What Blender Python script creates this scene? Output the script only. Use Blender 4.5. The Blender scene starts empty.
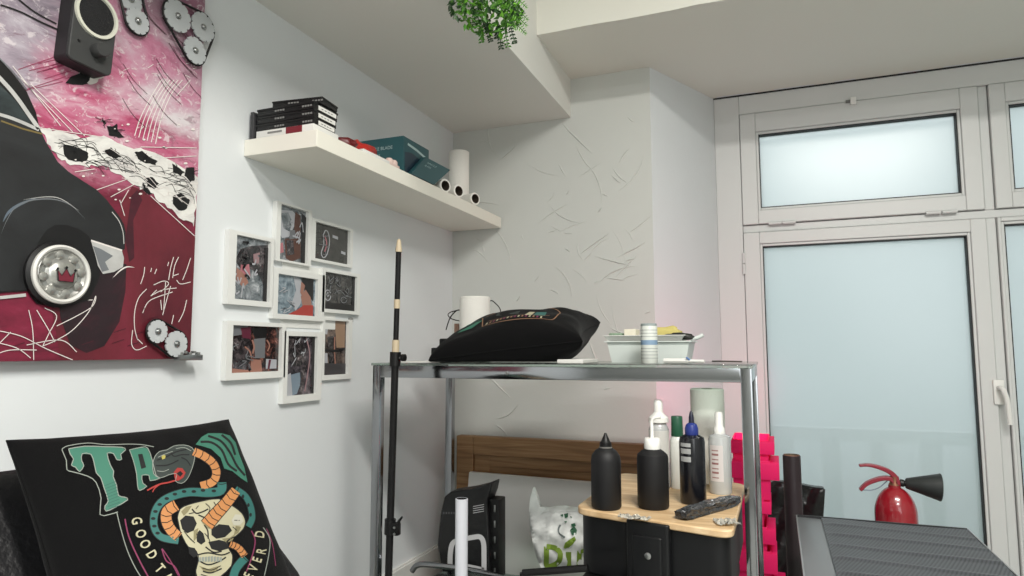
import bpy, bmesh, math, random
from math import sin, cos, pi, radians, sqrt
from mathutils import Vector, Matrix
from mathutils.geometry import tessellate_polygon

SC = bpy.context.scene
COL = SC.collection
V = Vector

# ------------------------------------------------------------------ camera
EYE = V((0, 0, 1.03))
FOC = 668.0
yaw, pitch, roll = radians(-21.44), radians(5.31), radians(-.11)
FW = V((sin(yaw) * cos(pitch), cos(yaw) * cos(pitch), sin(pitch)))
_r = V((cos(yaw), -sin(yaw), 0)); _u = _r.cross(FW)
RT = _r * cos(roll) + _u * sin(roll)
UP = -_r * sin(roll) + _u * cos(roll)
cam_data = bpy.data.cameras.new('camera')
cam_data.sensor_width = 36; cam_data.lens = FOC / 1024 * 36
cam_data.clip_start = .02
cam = bpy.data.objects.new('camera', cam_data); COL.objects.link(cam)
M = Matrix((RT, UP, -FW)).transposed().to_4x4(); M.translation = EYE
cam.matrix_world = M
SC.camera = cam

def ray(x, y): return RT * ((x - 512) / FOC) - UP * ((y - 288) / FOC) + FW
def at_x(x, y, k): v = ray(x, y); return EYE + v * (k / v.x)
def at_y(x, y, k): v = ray(x, y); return EYE + v * (k / v.y)
def at_z(x, y, k): v = ray(x, y); return EYE + v * ((k - EYE.z) / v.z)
def at_plane(x, y, p, n): v = ray(x, y); return EYE + v * ((p - EYE).dot(n) / v.dot(n))

# ------------------------------------------------------------------ materials
_mc = {}
def lin(c):
    return tuple(((v / 255) / 12.92 if v / 255 <= .04045 else ((v / 255 + .055) / 1.055) ** 2.4) for v in c)
def mat(name, rgb, rough=.5, metal=0., coat=0., spec=None, trans=0., emit=None, alpha=None, sheen=0., ior=None, sss=0.,
        noise=None, bump=None):
    """rgb 0..255 sRGB; noise=(scale, amount); bump=(scale, strength, detail)"""
    if name in _mc: return _mc[name]
    m = bpy.data.materials.new(name); m.use_nodes = True
    nt = m.node_tree; b = nt.nodes['Principled BSDF']
    c = lin(rgb) + (1,)
    b.inputs['Base Color'].default_value = c
    b.inputs['Roughness'].default_value = rough
    b.inputs['Metallic'].default_value = metal
    b.inputs['Coat Weight'].default_value = coat
    b.inputs['Transmission Weight'].default_value = trans
    if spec is not None: b.inputs['Specular IOR Level'].default_value = spec
    if ior: b.inputs['IOR'].default_value = ior
    if sheen: b.inputs['Sheen Weight'].default_value = sheen
    if sss:
        b.inputs['Subsurface Weight'].default_value = sss; b.inputs['Subsurface Radius'].default_value = (.01, .01, .01)
    tc = nt.nodes.new('ShaderNodeTexCoord')
    if noise:
        n = nt.nodes.new('ShaderNodeTexNoise'); n.inputs['Scale'].default_value = noise[0]; n.inputs['Detail'].default_value = 6
        nt.links.new(tc.outputs['Object'], n.inputs['Vector'])
        mx = nt.nodes.new('ShaderNodeMix'); mx.data_type = 'RGBA'
        mx.inputs['A'].default_value = tuple(v * (1 - noise[1]) for v in c[:3]) + (1,)
        mx.inputs['B'].default_value = tuple(min(1, v * (1 + noise[1])) for v in c[:3]) + (1,)
        nt.links.new(n.outputs['Fac'], mx.inputs['Factor']); nt.links.new(mx.outputs['Result'], b.inputs['Base Color'])
    if bump:
        n = nt.nodes.new('ShaderNodeTexNoise'); n.inputs['Scale'].default_value = bump[0]; n.inputs['Detail'].default_value = bump[2]
        nt.links.new(tc.outputs['Object'], n.inputs['Vector'])
        bp = nt.nodes.new('ShaderNodeBump'); bp.inputs['Strength'].default_value = bump[1]; bp.inputs['Distance'].default_value = .01
        nt.links.new(n.outputs['Fac'], bp.inputs['Height']); nt.links.new(bp.outputs['Normal'], b.inputs['Normal'])
    _mc[name] = m
    return m

def nodes_of(m): return m.node_tree, m.node_tree.nodes['Principled BSDF']
def ramp(nt, stops):
    r = nt.nodes.new('ShaderNodeValToRGB'); cr = r.color_ramp
    while len(cr.elements) < len(stops): cr.elements.new(.5)
    for e, (p, c) in zip(cr.elements, stops): e.position = p; e.color = lin(c) + (1,)
    return r

def clear(name, rgb, tr, rough=.05, body=None):
    """thin clear plastic or glass: see-through, with a fresnel gloss"""
    if name in _mc: return _mc[name]
    m = mat(name, rgb, rough); nt, b = nodes_of(m); t = nt.nodes.new('ShaderNodeBsdfTransparent'); t.inputs['Color'].default_value = lin(rgb) + (1,)
    mx = nt.nodes.new('ShaderNodeMixShader'); mx.inputs[0].default_value = 1 - tr
    g = nt.nodes.new('ShaderNodeBsdfGlossy'); g.inputs['Roughness'].default_value = rough; fr = nt.nodes.new('ShaderNodeFresnel'); fr.inputs['IOR'].default_value = 1.45
    m2 = nt.nodes.new('ShaderNodeMixShader')
    nt.links.new(t.outputs[0], mx.inputs[1]); nt.links.new(b.outputs[0], mx.inputs[2])
    nt.links.new(fr.outputs[0], m2.inputs[0]); nt.links.new(mx.outputs[0], m2.inputs[1]); nt.links.new(g.outputs[0], m2.inputs[2])
    nt.links.new(m2.outputs[0], nt.nodes['Material Output'].inputs[0]); return m

# plaster with trowel ridges
def plaster(name, rgb, ridges):
    m = mat(name, rgb, .75, noise=(1.3, .04)); nt, b = nodes_of(m)
    tc = nt.nodes.new('ShaderNodeTexCoord')
    n1 = nt.nodes.new('ShaderNodeTexNoise'); n1.inputs['Scale'].default_value = 60; n1.inputs['Detail'].default_value = 4
    nt.links.new(tc.outputs['Object'], n1.inputs['Vector'])
    bp = nt.nodes.new('ShaderNodeBump'); bp.inputs['Strength'].default_value = .12; bp.inputs['Distance'].default_value = .004
    nt.links.new(n1.outputs['Fac'], bp.inputs['Height'])
    nt.links.new(bp.outputs['Normal'], b.inputs['Normal'])
    if ridges:
        n2 = nt.nodes.new('ShaderNodeTexNoise'); n2.inputs['Scale'].default_value = 5.5; n2.inputs['Detail'].default_value = 2; n2.inputs['Distortion'].default_value = .7
        nt.links.new(tc.outputs['Object'], n2.inputs['Vector'])
        mt = nt.nodes.new('ShaderNodeMath'); mt.operation = 'PINGPONG'; mt.inputs[1].default_value = .09
        nt.links.new(n2.outputs['Fac'], mt.inputs[0])
        rr = nt.nodes.new('ShaderNodeValToRGB'); rr.color_ramp.elements[0].position = 0; rr.color_ramp.elements[0].color = (1, 1, 1, 1)
        rr.color_ramp.elements[1].position = .018; rr.color_ramp.elements[1].color = (0, 0, 0, 1)
        nt.links.new(mt.outputs[0], rr.inputs['Fac'])
        n3 = nt.nodes.new('ShaderNodeTexNoise'); n3.inputs['Scale'].default_value = 9; n3.inputs['Detail'].default_value = 2
        nt.links.new(tc.outputs['Object'], n3.inputs['Vector'])
        mk = nt.nodes.new('ShaderNodeMapRange'); mk.inputs['From Min'].default_value = .5; mk.inputs['From Max'].default_value = .66
        nt.links.new(n3.outputs['Fac'], mk.inputs['Value'])
        mm = nt.nodes.new('ShaderNodeMath'); mm.operation = 'MULTIPLY'
        nt.links.new(rr.outputs['Color'], mm.inputs[0]); nt.links.new(mk.outputs['Result'], mm.inputs[1])
        b2 = nt.nodes.new('ShaderNodeBump'); b2.inputs['Strength'].default_value = .3; b2.inputs['Distance'].default_value = .006
        nt.links.new(mm.outputs[0], b2.inputs['Height']); nt.links.new(bp.outputs['Normal'], b2.inputs['Normal'])
        nt.links.new(b2.outputs['Normal'], b.inputs['Normal'])
    return m

WALL = plaster('wall_paint', (222, 226, 228), False)
WALLR = plaster('rough_plaster', (202, 204, 200), False)
CEIL = plaster('ceiling_paint', (224, 224, 218), False)
PVC = mat('white_pvc', (206, 208, 207), .35, noise=(2, .03))
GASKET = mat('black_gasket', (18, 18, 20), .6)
BLACKP = mat('black_plastic', (12, 12, 13), .42, spec=.35)
BLACKM = mat('matte_black', (13, 13, 14), .62, spec=.3, noise=(8, .1))
WHITEP = mat('white_plastic', (228, 228, 224), .4)
PAPER = mat('white_paper', (236, 234, 228), .85, bump=(180, .15, 2))
CHROME = mat('chrome', (150, 152, 155), .12, 1.0)
STEEL = mat('brushed_steel', (170, 172, 172), .3, 1.0)
SHELFW = mat('shelf_white', (236, 233, 222), .45)

# ------------------------------------------------------------------ mesh builder
class MB:
    def __init__(self): self.bm = bmesh.new(); self.mats = []
    def mi(self, m):
        if m not in self.mats: self.mats.append(m)
        return self.mats.index(m)
    def face(self, pts, m, smooth=False):
        vs = [self.bm.verts.new(p) for p in pts]
        f = self.bm.faces.new(vs); f.material_index = self.mi(m); f.smooth = smooth
        return f
    def prism(self, pts, d, m, mside=None, caps=True):
        """polygon pts (3d) extruded along vector d"""
        d = V(d); pts = [V(p) for p in pts]
        a = [self.bm.verts.new(p) for p in pts]; b = [self.bm.verts.new(p + d) for p in pts]
        i = self.mi(m); j = self.mi(mside or m); n = len(pts)
        if caps:
            for f in (self.bm.faces.new(a[::-1]), self.bm.faces.new(b)): f.material_index = i
        for k in range(n):
            f = self.bm.faces.new((a[k], a[(k + 1) % n], b[(k + 1) % n], b[k])); f.material_index = j
        return self
    def box(self, lo, hi, m, mtx=None, bev=0):
        lo, hi = V(lo), V(hi); bm = bmesh.new()
        bmesh.ops.create_cube(bm, size=1)
        for v in bm.verts: v.co = V(((lo.x + hi.x) / 2 + v.co.x * (hi.x - lo.x), (lo.y + hi.y) / 2 + v.co.y * (hi.y - lo.y), (lo.z + hi.z) / 2 + v.co.z * (hi.z - lo.z)))
        if bev: bmesh.ops.bevel(bm, geom=bm.edges[:], offset=bev, segments=2, affect='EDGES', profile=.6)
        self.merge(bm, m, mtx, smooth=False); return self
    def merge(self, bm, m, mtx=None, smooth=False):
        i = self.mi(m); mp = {}
        for v in bm.verts: mp[v] = self.bm.verts.new(mtx @ v.co if mtx else v.co)
        for f in bm.faces:
            try: g = self.bm.faces.new([mp[v] for v in f.verts])
            except ValueError: continue
            g.material_index = i; g.smooth = smooth
        bm.free()
    def ring_sweep(self, rings, m, close=False, cap=True, smooth=True):
        i = self.mi(m); R = [[self.bm.verts.new(p) for p in r] for r in rings]; n = len(R[0])
        seq = list(zip(R, R[1:])) + ([(R[-1], R[0])] if close else [])
        for a, b in seq:
            for k in range(n):
                f = self.bm.faces.new((a[k], a[(k + 1) % n], b[(k + 1) % n], b[k])); f.material_index = i; f.smooth = smooth
        if cap and not close:
            for r in (R[0][::-1], R[-1]):
                f = self.bm.faces.new(r); f.material_index = i
        return self
    def tube(self, path, r, m, n=12, cap=True, square=False):
        path = [V(p) for p in path]; rs = r if isinstance(r, (list, tuple)) else [r] * len(path)
        rings = []; prev = None
        for k, p in enumerate(path):
            t = (path[min(k + 1, len(path) - 1)] - path[max(k - 1, 0)]).normalized()
            ref = prev if prev is not None else (V((0, 0, 1)) if abs(t.z) < .9 else V((1, 0, 0)))
            a = (ref - t * ref.dot(t)).normalized(); prev = a; b = t.cross(a)
            if square: rings.append([p + a * rs[k] * s + b * rs[k] * q for s, q in ((1, 1), (-1, 1), (-1, -1), (1, -1))])
            else: rings.append([p + a * rs[k] * cos(2 * pi * j / n) + b * rs[k] * sin(2 * pi * j / n) for j in range(n)])
        self.ring_sweep(rings, m, cap=cap, smooth=not square); return self
    def lathe(self, prof, m, c=(0, 0, 0), n=28, axis=(0, 0, 1), sx=1, sy=1, cap=True):
        """prof: (radius, height)"""
        ax = V(axis).normalized(); a = (V((1, 0, 0)) if abs(ax.x) < .9 else V((0, 1, 0))); a = (a - ax * a.dot(ax)).normalized(); b = ax.cross(a); c = V(c)
        rings = [[c + ax * h + a * (r * sx * cos(2 * pi * j / n)) + b * (r * sy * sin(2 * pi * j / n)) for j in range(n)] for r, h in prof]
        self.ring_sweep(rings, m, cap=cap); return self
    def obj(self, name, parent=None, loc=None, sharp=35, bevel=0):
        bmesh.ops.recalc_face_normals(self.bm, faces=self.bm.faces[:]) if not getattr(self, 'norecalc', False) else None
        if bevel: pass
        me = bpy.data.meshes.new(name)
        if loc is None and parent is None:
            cs = [v.co for v in self.bm.verts]
            loc = V(((min(c.x for c in cs) + max(c.x for c in cs)) / 2, (min(c.y for c in cs) + max(c.y for c in cs)) / 2, min(c.z for c in cs)))
        if loc is not None:
            bmesh.ops.translate(self.bm, vec=-V(loc), verts=self.bm.verts[:])
        self.bm.to_mesh(me); self.bm.free()
        for m in self.mats: me.materials.append(m)
        o = bpy.data.objects.new(name, me); COL.objects.link(o)
        if loc is not None: o.location = loc
        if bevel:
            md = o.modifiers.new('bevel', 'BEVEL'); md.width = bevel; md.segments = 2; md.limit_method = 'ANGLE'; md.angle_limit = radians(40)
        me.set_sharp_from_angle(angle=radians(sharp))
        if parent is not None: put(o, parent)
        return o

def put(o, parent):
    """parent o keeping its world place (all rotation lives in the meshes, so only offsets matter)"""
    off = V((0, 0, 0)); p = parent
    while p is not None: off += p.location; p = p.parent
    o.location = o.location - off; o.parent = parent

def tag(o, label=None, cat=None, group=None, kind=None):
    if label: o['label'] = label
    if cat: o['category'] = cat
    if group: o['group'] = group
    if kind: o['kind'] = kind
    return o
def thing(name, loc, label, cat, group=None):
    o = bpy.data.objects.new(name, None); COL.objects.link(o); o.location = loc; o.empty_display_size = .05
    return tag(o, label, cat, group)
def struct(mb, name, parent=None, **k):
    o = mb.obj(name, parent, **k)
    if parent is None: o['kind'] = 'structure'
    return o

_txt = {}
def text_tris(s):
    """glyph triangles of a string in a unit frame: x grows to the right, cap height about 1"""
    if s in _txt: return _txt[s]
    cu = bpy.data.curves.new('t', 'FONT'); cu.body = s; cu.size = 1.4; cu.resolution_u = 3
    o = bpy.data.objects.new('t', cu); COL.objects.link(o)
    bpy.context.view_layer.update()
    me = o.evaluated_get(bpy.context.evaluated_depsgraph_get()).to_mesh()
    vs = [V(v.co) for v in me.vertices]; fs = [tuple(p.vertices) for p in me.polygons]
    o.evaluated_get(bpy.context.evaluated_depsgraph_get()).to_mesh_clear()
    bpy.data.objects.remove(o); bpy.data.curves.remove(cu)
    _txt[s] = (vs, fs); return _txt[s]
def text_width(s): return max([v.x for v in text_tris(s)[0]] + [.01])
def add_text(mb, s, org, ux, uy, m):
    """ux, uy: vectors for the text's x (per unit) and y (cap height)"""
    vs, fs = text_tris(s); org, ux, uy = V(org), V(ux), V(uy)
    vv = [mb.bm.verts.new(org + ux * v.x + uy * v.y) for v in vs]; i = mb.mi(m)
    for f in fs:
        try: g = mb.bm.faces.new([vv[k] for k in f]); g.material_index = i
        except ValueError: pass

def flat_poly(pts, maxlen=None):
    """2d polygon -> (verts2d, tris), edges cut to maxlen"""
    tris = tessellate_polygon([[V((p[0], p[1], 0)) for p in pts]])
    bm = bmesh.new(); vs = [bm.verts.new((p[0], p[1], 0)) for p in pts]
    for t in tris:
        try: bm.faces.new([vs[k] for k in t])
        except ValueError: pass
    if maxlen:
        for _ in range(6):
            es = [e for e in bm.edges if e.calc_length() > maxlen]
            if not es: break
            bmesh.ops.subdivide_edges(bm, edges=es, cuts=1)
            bmesh.ops.triangulate(bm, faces=[f for f in bm.faces if len(f.verts) > 3])
    bm.verts.index_update()
    out = ([(v.co.x, v.co.y) for v in bm.verts], [[v.index for v in f.verts] for f in bm.faces]); bm.free()
    return out
def decal(mb, pts, m, fn, maxlen=None):
    vs, fs = flat_poly(pts, maxlen); vv = [mb.bm.verts.new(fn(*p)) for p in vs]; i = mb.mi(m)
    for f in fs:
        try: g = mb.bm.faces.new([vv[k] for k in f]); g.material_index = i
        except ValueError: pass
def stroke(mb, pts, w, m, fn, closed=False, taper=False):
    pts = [V((p[0], p[1])) for p in pts]
    if closed: pts = pts + [pts[0]]
    L = []; n = len(pts)
    for k, p in enumerate(pts):
        t = (pts[min(k + 1, n - 1)] - pts[max(k - 1, 0)])
        if t.length < 1e-6: t = V((1, 0))
        t.normalize(); q = V((-t.y, t.x)); ww = w / 2 * (sin(pi * (k + .35) / (n - .3)) if taper else 1)
        L.append((mb.bm.verts.new(fn(*(p + q * ww))), mb.bm.verts.new(fn(*(p - q * ww)))))
    i = mb.mi(m)
    for a, b in zip(L, L[1:]):
        f = mb.bm.faces.new((a[0], a[1], b[1], b[0])); f.material_index = i
def smooth_path(pts, k=4):
    P = [V(p) for p in pts]; out = []
    for i in range(len(P) - 1):
        p0, p1, p2, p3 = P[max(i - 1, 0)], P[i], P[i + 1], P[min(i + 2, len(P) - 1)]
        for j in range(k):
            t = j / k
            out.append(.5 * ((2 * p1) + (p2 - p0) * t + (2 * p0 - 5 * p1 + 4 * p2 - p3) * t * t + (3 * p1 - p0 - 3 * p2 + p3) * t ** 3))
    out.append(P[-1]); return out
def circ(cx, cy, rx, ry=None, n=20, a0=0): ry = ry or rx; return [(cx + rx * cos(a0 + 2 * pi * k / n), cy + ry * sin(a0 + 2 * pi * k / n)) for k in range(n)]

# ------------------------------------------------------------------ room
XL, YB, YD = -1.40, 2.80, 3.284
ZC, ZH, ZS = 2.242, 2.78, 2.065
XS = -.815
XR, YF = 2.6, -2.4
PX = -.462; RX = -.238
struct(MB().box((XL - .12, YF, 0), (XL, YB + .1, ZH), WALL), 'wall_left')
mb = MB().box((XL - .12, YB, 0), (PX, YB + .12, ZH), WALLR)
rw = random.Random(21)
for k in range(74):                       # raised trowel ridges of the plaster
    x, z = rw.uniform(-1.3, -.48), rw.uniform(.62, 2.05)
    if k < 40: x, z = rw.uniform(-.9, -.48), rw.uniform(1.0, 1.85)
    a = rw.choice((radians(35), radians(-40), radians(10), radians(-60))) + rw.uniform(-.4, .4); ln = rw.choice((.03, .05, .09, .15, .2)) * rw.uniform(.8, 1.2); cv = rw.uniform(-.16, .16) * ln
    P = []
    for j in range(9):
        t = j / 8 - .5; u, v = t * ln, cv * (4 * t * t) + rw.uniform(-.001, .001); P.append((x + u * cos(a) - v * sin(a), z + u * sin(a) + v * cos(a)))
    w, h = rw.uniform(.003, .006), rw.uniform(.002, .005); rows = []
    for j, (px_, pz_) in enumerate(P):
        f = sin(pi * (j + .2) / 8.4); q = (-sin(a) * w * f, cos(a) * w * f)
        px_ = min(max(px_, XL + .01), PX - .008)
        rows.append([mb.bm.verts.new((px_ + q[0], YB + .0004, pz_ + q[1])), mb.bm.verts.new((px_, YB - h * f, pz_)), mb.bm.verts.new((px_ - q[0] * .6, YB + .0004, pz_ - q[1] * .6))])
    for r0, r1 in zip(rows, rows[1:]):
        for m_ in (0, 1): g = mb.bm.faces.new((r0[m_], r1[m_], r1[m_ + 1], r0[m_ + 1])); g.smooth = True; g.material_index = 0
struct(mb, 'wall_back', sharp=60)
mb = MB(); mb.prism([(PX, YB, 0), (PX, YB + .12, 0), (RX - .12, YD + .12, 0), (RX, YD + .12, 0), (RX, YD, 0)], (0, 0, ZH), WALL); struct(mb, 'wall_reveal')
mb = MB(); mb.box((2.02, YD - .02, 0), (XR, YD + .1, ZH), WALL).box((RX, YD - .02, ZC), (2.02, YD + .1, ZH), WALL); struct(mb, 'wall_door')
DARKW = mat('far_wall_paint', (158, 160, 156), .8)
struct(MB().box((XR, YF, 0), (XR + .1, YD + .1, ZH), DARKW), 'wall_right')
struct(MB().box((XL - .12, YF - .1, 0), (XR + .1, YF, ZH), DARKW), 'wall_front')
struct(MB().box((XL - .12, YF - .1, ZH), (XR + .1, YD + .1, ZH + .1), CEIL), 'ceiling')
struct(MB().box((XL, YF, ZS), (XS, YB, ZH), CEIL), 'ceiling_soffit')
BEAM = plaster('beam_plaster', (226, 225, 216), False)
# beam: lower edge a little irregular
mb = MB(); random.seed(4); low = []
N = 40
for k in range(N + 1):
    x = XS + (XR - XS) * k / N; low.append((x, 2.343 + random.uniform(-.003, .003), ZC + random.uniform(-.002, .003)))
for k in range(N):
    a, b = low[k], low[k + 1]
    mb.face([a, b, (b[0], 2.343, ZH), (a[0], 2.343, ZH)], BEAM); mb.face([a, b, (b[0], YD + .05, ZC), (a[0], YD + .05, ZC)], BEAM)
bmesh.ops.remove_doubles(mb.bm, verts=mb.bm.verts[:], dist=1e-5)
struct(mb, 'ceiling_beam', sharp=20)
FLOOR = mat('floor_tile', (168, 169, 165), .4, noise=(3, .12))
struct(MB().box((XL - .12, YF - .1, -.1), (XR + .1, YD + .1, 0), FLOOR), 'floor')
mb = MB(); mb.box((XL, -1, 0), (XL + .016, YB, .185), mat('skirting', (222, 222, 218), .4)); mb.box((XL, -1, .185), (XL + .010, YB, .192), mat('skirting', (0, 0, 0))); struct(mb, 'baseboard_left')
# pipe cover strip in the corner under the shelf
# ------------------------------------------------------------------ door and windows
def bars(mb, x0, x1, z0, z1, ix0, ix1, iz0, iz1, ya, yb, m):
    """rectangular frame between outer and inner rects"""
    for (a, b, c, d) in ((x0, ix0, z0, z1), (ix1, x1, z0, z1), (ix0, ix1, z0, iz0), (ix0, ix1, iz1, z1)):
        mb.box((a, ya, c), (b, yb, d), m)
GLASS = bpy.data.materials.new('frosted_glass'); GLASS.use_nodes = True
nt = GLASS.node_tree; nt.nodes.clear()
out = nt.nodes.new('ShaderNodeOutputMaterial'); tr = nt.nodes.new('ShaderNodeBsdfTranslucent'); tr.inputs['Color'].default_value = lin((226, 240, 241)) + (1,)
rf = nt.nodes.new('ShaderNodeBsdfRefraction'); rf.inputs['Roughness'].default_value = .42; rf.inputs['IOR'].default_value = 1.02; rf.inputs['Color'].default_value = lin((236, 242, 243)) + (1,)
gl = nt.nodes.new('ShaderNodeBsdfGlossy'); gl.inputs['Roughness'].default_value = .25
m1 = nt.nodes.new('ShaderNodeMixShader'); m1.inputs[0].default_value = .30; nt.links.new(tr.outputs[0], m1.inputs[1]); nt.links.new(rf.outputs[0], m1.inputs[2])
m2 = nt.nodes.new('ShaderNodeMixShader'); m2.inputs[0].default_value = .05; nt.links.new(m1.outputs[0], m2.inputs[1]); nt.links.new(gl.outputs[0], m2.inputs[2]); nt.links.new(m2.outputs[0], out.inputs[0])

XE = 2.02
mb = MB()
mb.box((RX, YD, 0), (-.123, YD + .08, ZC), PVC); mb.box((-.123, YD, 2.146), (XE, YD + .08, ZC), PVC)
mb.box((-.123, YD + .012, 1.576), (XE, YD + .08, 1.611), PVC)          # transom
mb.box((.838, YD + .012, 0), (.874, YD + .08, 1.576), PVC).box((.838, YD + .012, 1.611), (.874, YD + .08, 2.146), PVC)             # mullion
mb.box((XE - .1, YD, 0), (XE, YD + .08, 2.146), PVC)
struct(mb, 'trim_1', bevel=.004)
struct(MB().box((RX, YD - .006, ZC - .006), (XE, YD + .002, ZC + .001), GASKET), 'trim_2')
def sash(name, kind_name, x0, x1, z0, z1, gx0, gx1, gz0, gz1, pane_edge=True):
    root = bpy.data.objects.new(name, None); COL.objects.link(root); root.location = ((x0 + x1) / 2, YD, z0); root['kind'] = 'structure'
    mb = MB(); y = YD - .004
    bars(mb, x0, x1, z0, z1, gx0 - .012, gx1 + .012, gz0 - .012, gz1 + .012, y, YD + .07, PVC)
    bars(mb, gx0 - .012, gx1 + .012, gz0 - .012, gz1 + .012, gx0, gx1, gz0, gz1, y + .008, YD + .06, PVC)
    mb.obj('sash_frame', root, bevel=.003)
    mb = MB(); bars(mb, gx0 - .001, gx1 + .001, gz0 - .001, gz1 + .001, gx0 + .004, gx1 - .004, gz0 + .004, gz1 - .004, y + .012, YD + .05, GASKET); mb.obj('gasket', root)
    mb = MB(); mb.face([(gx0, YD + .04, gz0), (gx1, YD + .04, gz0), (gx1, YD + .04, gz1), (gx0, YD + .04, gz1)], GLASS); mb.obj('glass_pane', root)
    return root
def hinge(root, c, w, h):
    mb = MB(); c = V(c)
    if w > h:
        mb.tube([c - V((w / 2, 0, 0)), c - V((.002, 0, 0))], h / 2, PVC, 10); mb.tube([c + V((.002, 0, 0)), c + V((w / 2, 0, 0))], h / 2, PVC, 10)
    else:
        mb.tube([c - V((0, 0, h / 2)), c - V((0, 0, .002))], w / 2, PVC, 10); mb.tube([c + V((0, 0, .002)), c + V((0, 0, h / 2))], w / 2, PVC, 10)
    mb.obj('hinge', root)
w1 = sash('window_1', '', -.121, .836, 1.613, 2.144, -.040, .759, 1.690, 2.042)
a = at_y(782, 221, YD); hinge(w1, (a.x, YD - .008, 1.611), .115, .016)
a = at_y(941, 210, YD); hinge(w1, (a.x, YD - .008, 1.611), .115, .016)
a = at_y(853, 104, YD); mb = MB(); mb.box((a.x - .012, YD - .022, 2.125), (a.x + .012, YD, 2.158), WHITEP, bev=.003); mb.box((a.x - .03, YD - .012, 2.138), (a.x - .012, YD, 2.15), mat('grey_metal', (120, 120, 118), .4, .6)); mb.obj('latch', w1)
w2 = sash('window_2', '', .876, 1.918, 1.613, 2.144, .945, 1.85, 1.690, 2.050)
d1 = sash('door_1', '', -.121, .836, .06, 1.574, -.039, .768, .16, 1.508)
a = at_y(742, 264, YD); hinge(d1, (-.123, YD - .008, a.z), .014, .10)
hinge(d1, (-.123, YD - .008, .35), .014, .10)
mb = MB(); a = at_y(999, 392, YD)
hx = .806; mb.box((a.x - .022, YD - .018, a.z - .05), (a.x + .016, YD - .003, a.z + .05), WHITEP, bev=.005)
mb.tube(smooth_path([(a.x - .004, YD - .016, a.z + .018), (a.x - .004, YD - .05, a.z + .018), (a.x + .002, YD - .06, a.z + .006), (a.x + .012, YD - .058, a.z - .04), (a.x + .016, YD - .056, a.z - .125)]), .0095, WHITEP, 10)
mb.obj('door_handle', d1)
d2 = sash('door_2', '', .876, 1.918, .06, 1.574, .900, 1.85, .16, 1.545)

# ------------------------------------------------------------------ outside, dimly seen through the frosted glass
OUT = mat('outside_render', (196, 200, 200), .9)
struct(MB().box((-4, YD + .12, -.12), (6, 9, -.02), mat('outside_paving', (188, 190, 188), .9)), 'ground')
struct(MB().box((-5, 6.2, -.1), (8, 6.5, 2.9), mat('backdrop_render', (214, 218, 216), .9)), 'wall_backdrop')  # invented pale wall outside, evens the brightness of the panes
rail = thing('balcony_railing', (.4, YD + .30, -.02), 'white railing posts seen dimly through the frosted door glass', 'railing')
RAILW = mat('railing_white', (240, 242, 240), .7)
for k in range(9):
    x = -.02 + k * .205
    MB().box((x, YD + .26, -.02), (x + .085, YD + .30, .60), RAILW).obj('post', rail)
MB().box((-.3, YD + .255, .60), (2.2, YD + .305, .66), RAILW).obj('top_rail', rail)

# ------------------------------------------------------------------ wall shelf
SZ = 1.633; SB = 1.585
p_near = at_z(320.8, 130.8, SZ); p_far = at_z(499.3, 216.8, SZ)
SX = (p_near.x + p_far.x) / 2 ; SY0, SY1 = 1.462, 2.785
print('shelf', p_near, p_far)
o = MB().box((XL, SY0, SB), (SX, SY1, SZ), SHELFW).obj('wall_shelf', bevel=.0015)
tag(o, 'white floating wall shelf with boxes and paper rolls on it', 'shelf')
bpy.context.view_layer.update()

def obox(mb, c, ux, uy, sx, sy, sz, m, bev=0, tilt=None):
    """box centred on c (base centre) with local x along ux (angle in degrees), height sz"""
    pass
def rotz(a, c): return Matrix.Translation(V(c)) @ Matrix.Rotation(radians(a), 4, 'Z')

# black cases with white side labels, stacked at the near end
BLKCARD = mat('black_card', (14, 13, 14), .45, noise=(20, .15))
LABW = mat('label_white', (225, 224, 220), .6)
GREYPRINT = mat('grey_print', (128, 128, 126), .6)
cy0 = SY0 + .02
def case(z, h, y0, y1, x0, x1, ang, label, lab=True):
    c = V(((x0 + x1) / 2, (y0 + y1) / 2, z)); mt = rotz(ang, c); w, d = (x1 - x0) / 2, (y1 - y0) / 2
    root = thing('needle_case', c, label, 'box', 'black needle boxes on the wall shelf')
    mb = MB(); mb.box((-w, -d, .001), (w, d, h - .001), BLKCARD, mt, .0015)
    mb.box((-w - .0015, -d - .0015, h * .72), (w + .0015, d + .0015, h * .995), BLKCARD, mt, .001)
    mb.obj('case_body', root)
    for u in (-.35, .62):                       # small pale prints on the near side
        mb = MB()
        for q in range(4):
            x = w * u + q * .009
            mb.box((x, -d - .0022, h * .32), (x + .006, -d - .0008, h * .55), GREYPRINT, mt)
        mb.obj('front_print', root)
    if lab:
        mb = MB(); mb.box((w + .0008, -d * .62, h * .12), (w + .0022, d * .86, h * .7), LABW, mt)
        for q in range(4): mb.box((w + .002, -d * .4 + q * d * .26, h * .34), (w + .0028, -d * .4 + q * d * .26 + d * .15, h * .44), GREYPRINT, mt)
        mb.obj('side_label', root)
    return root
bx0, bx1 = XL + .03, SX - .012
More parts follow.
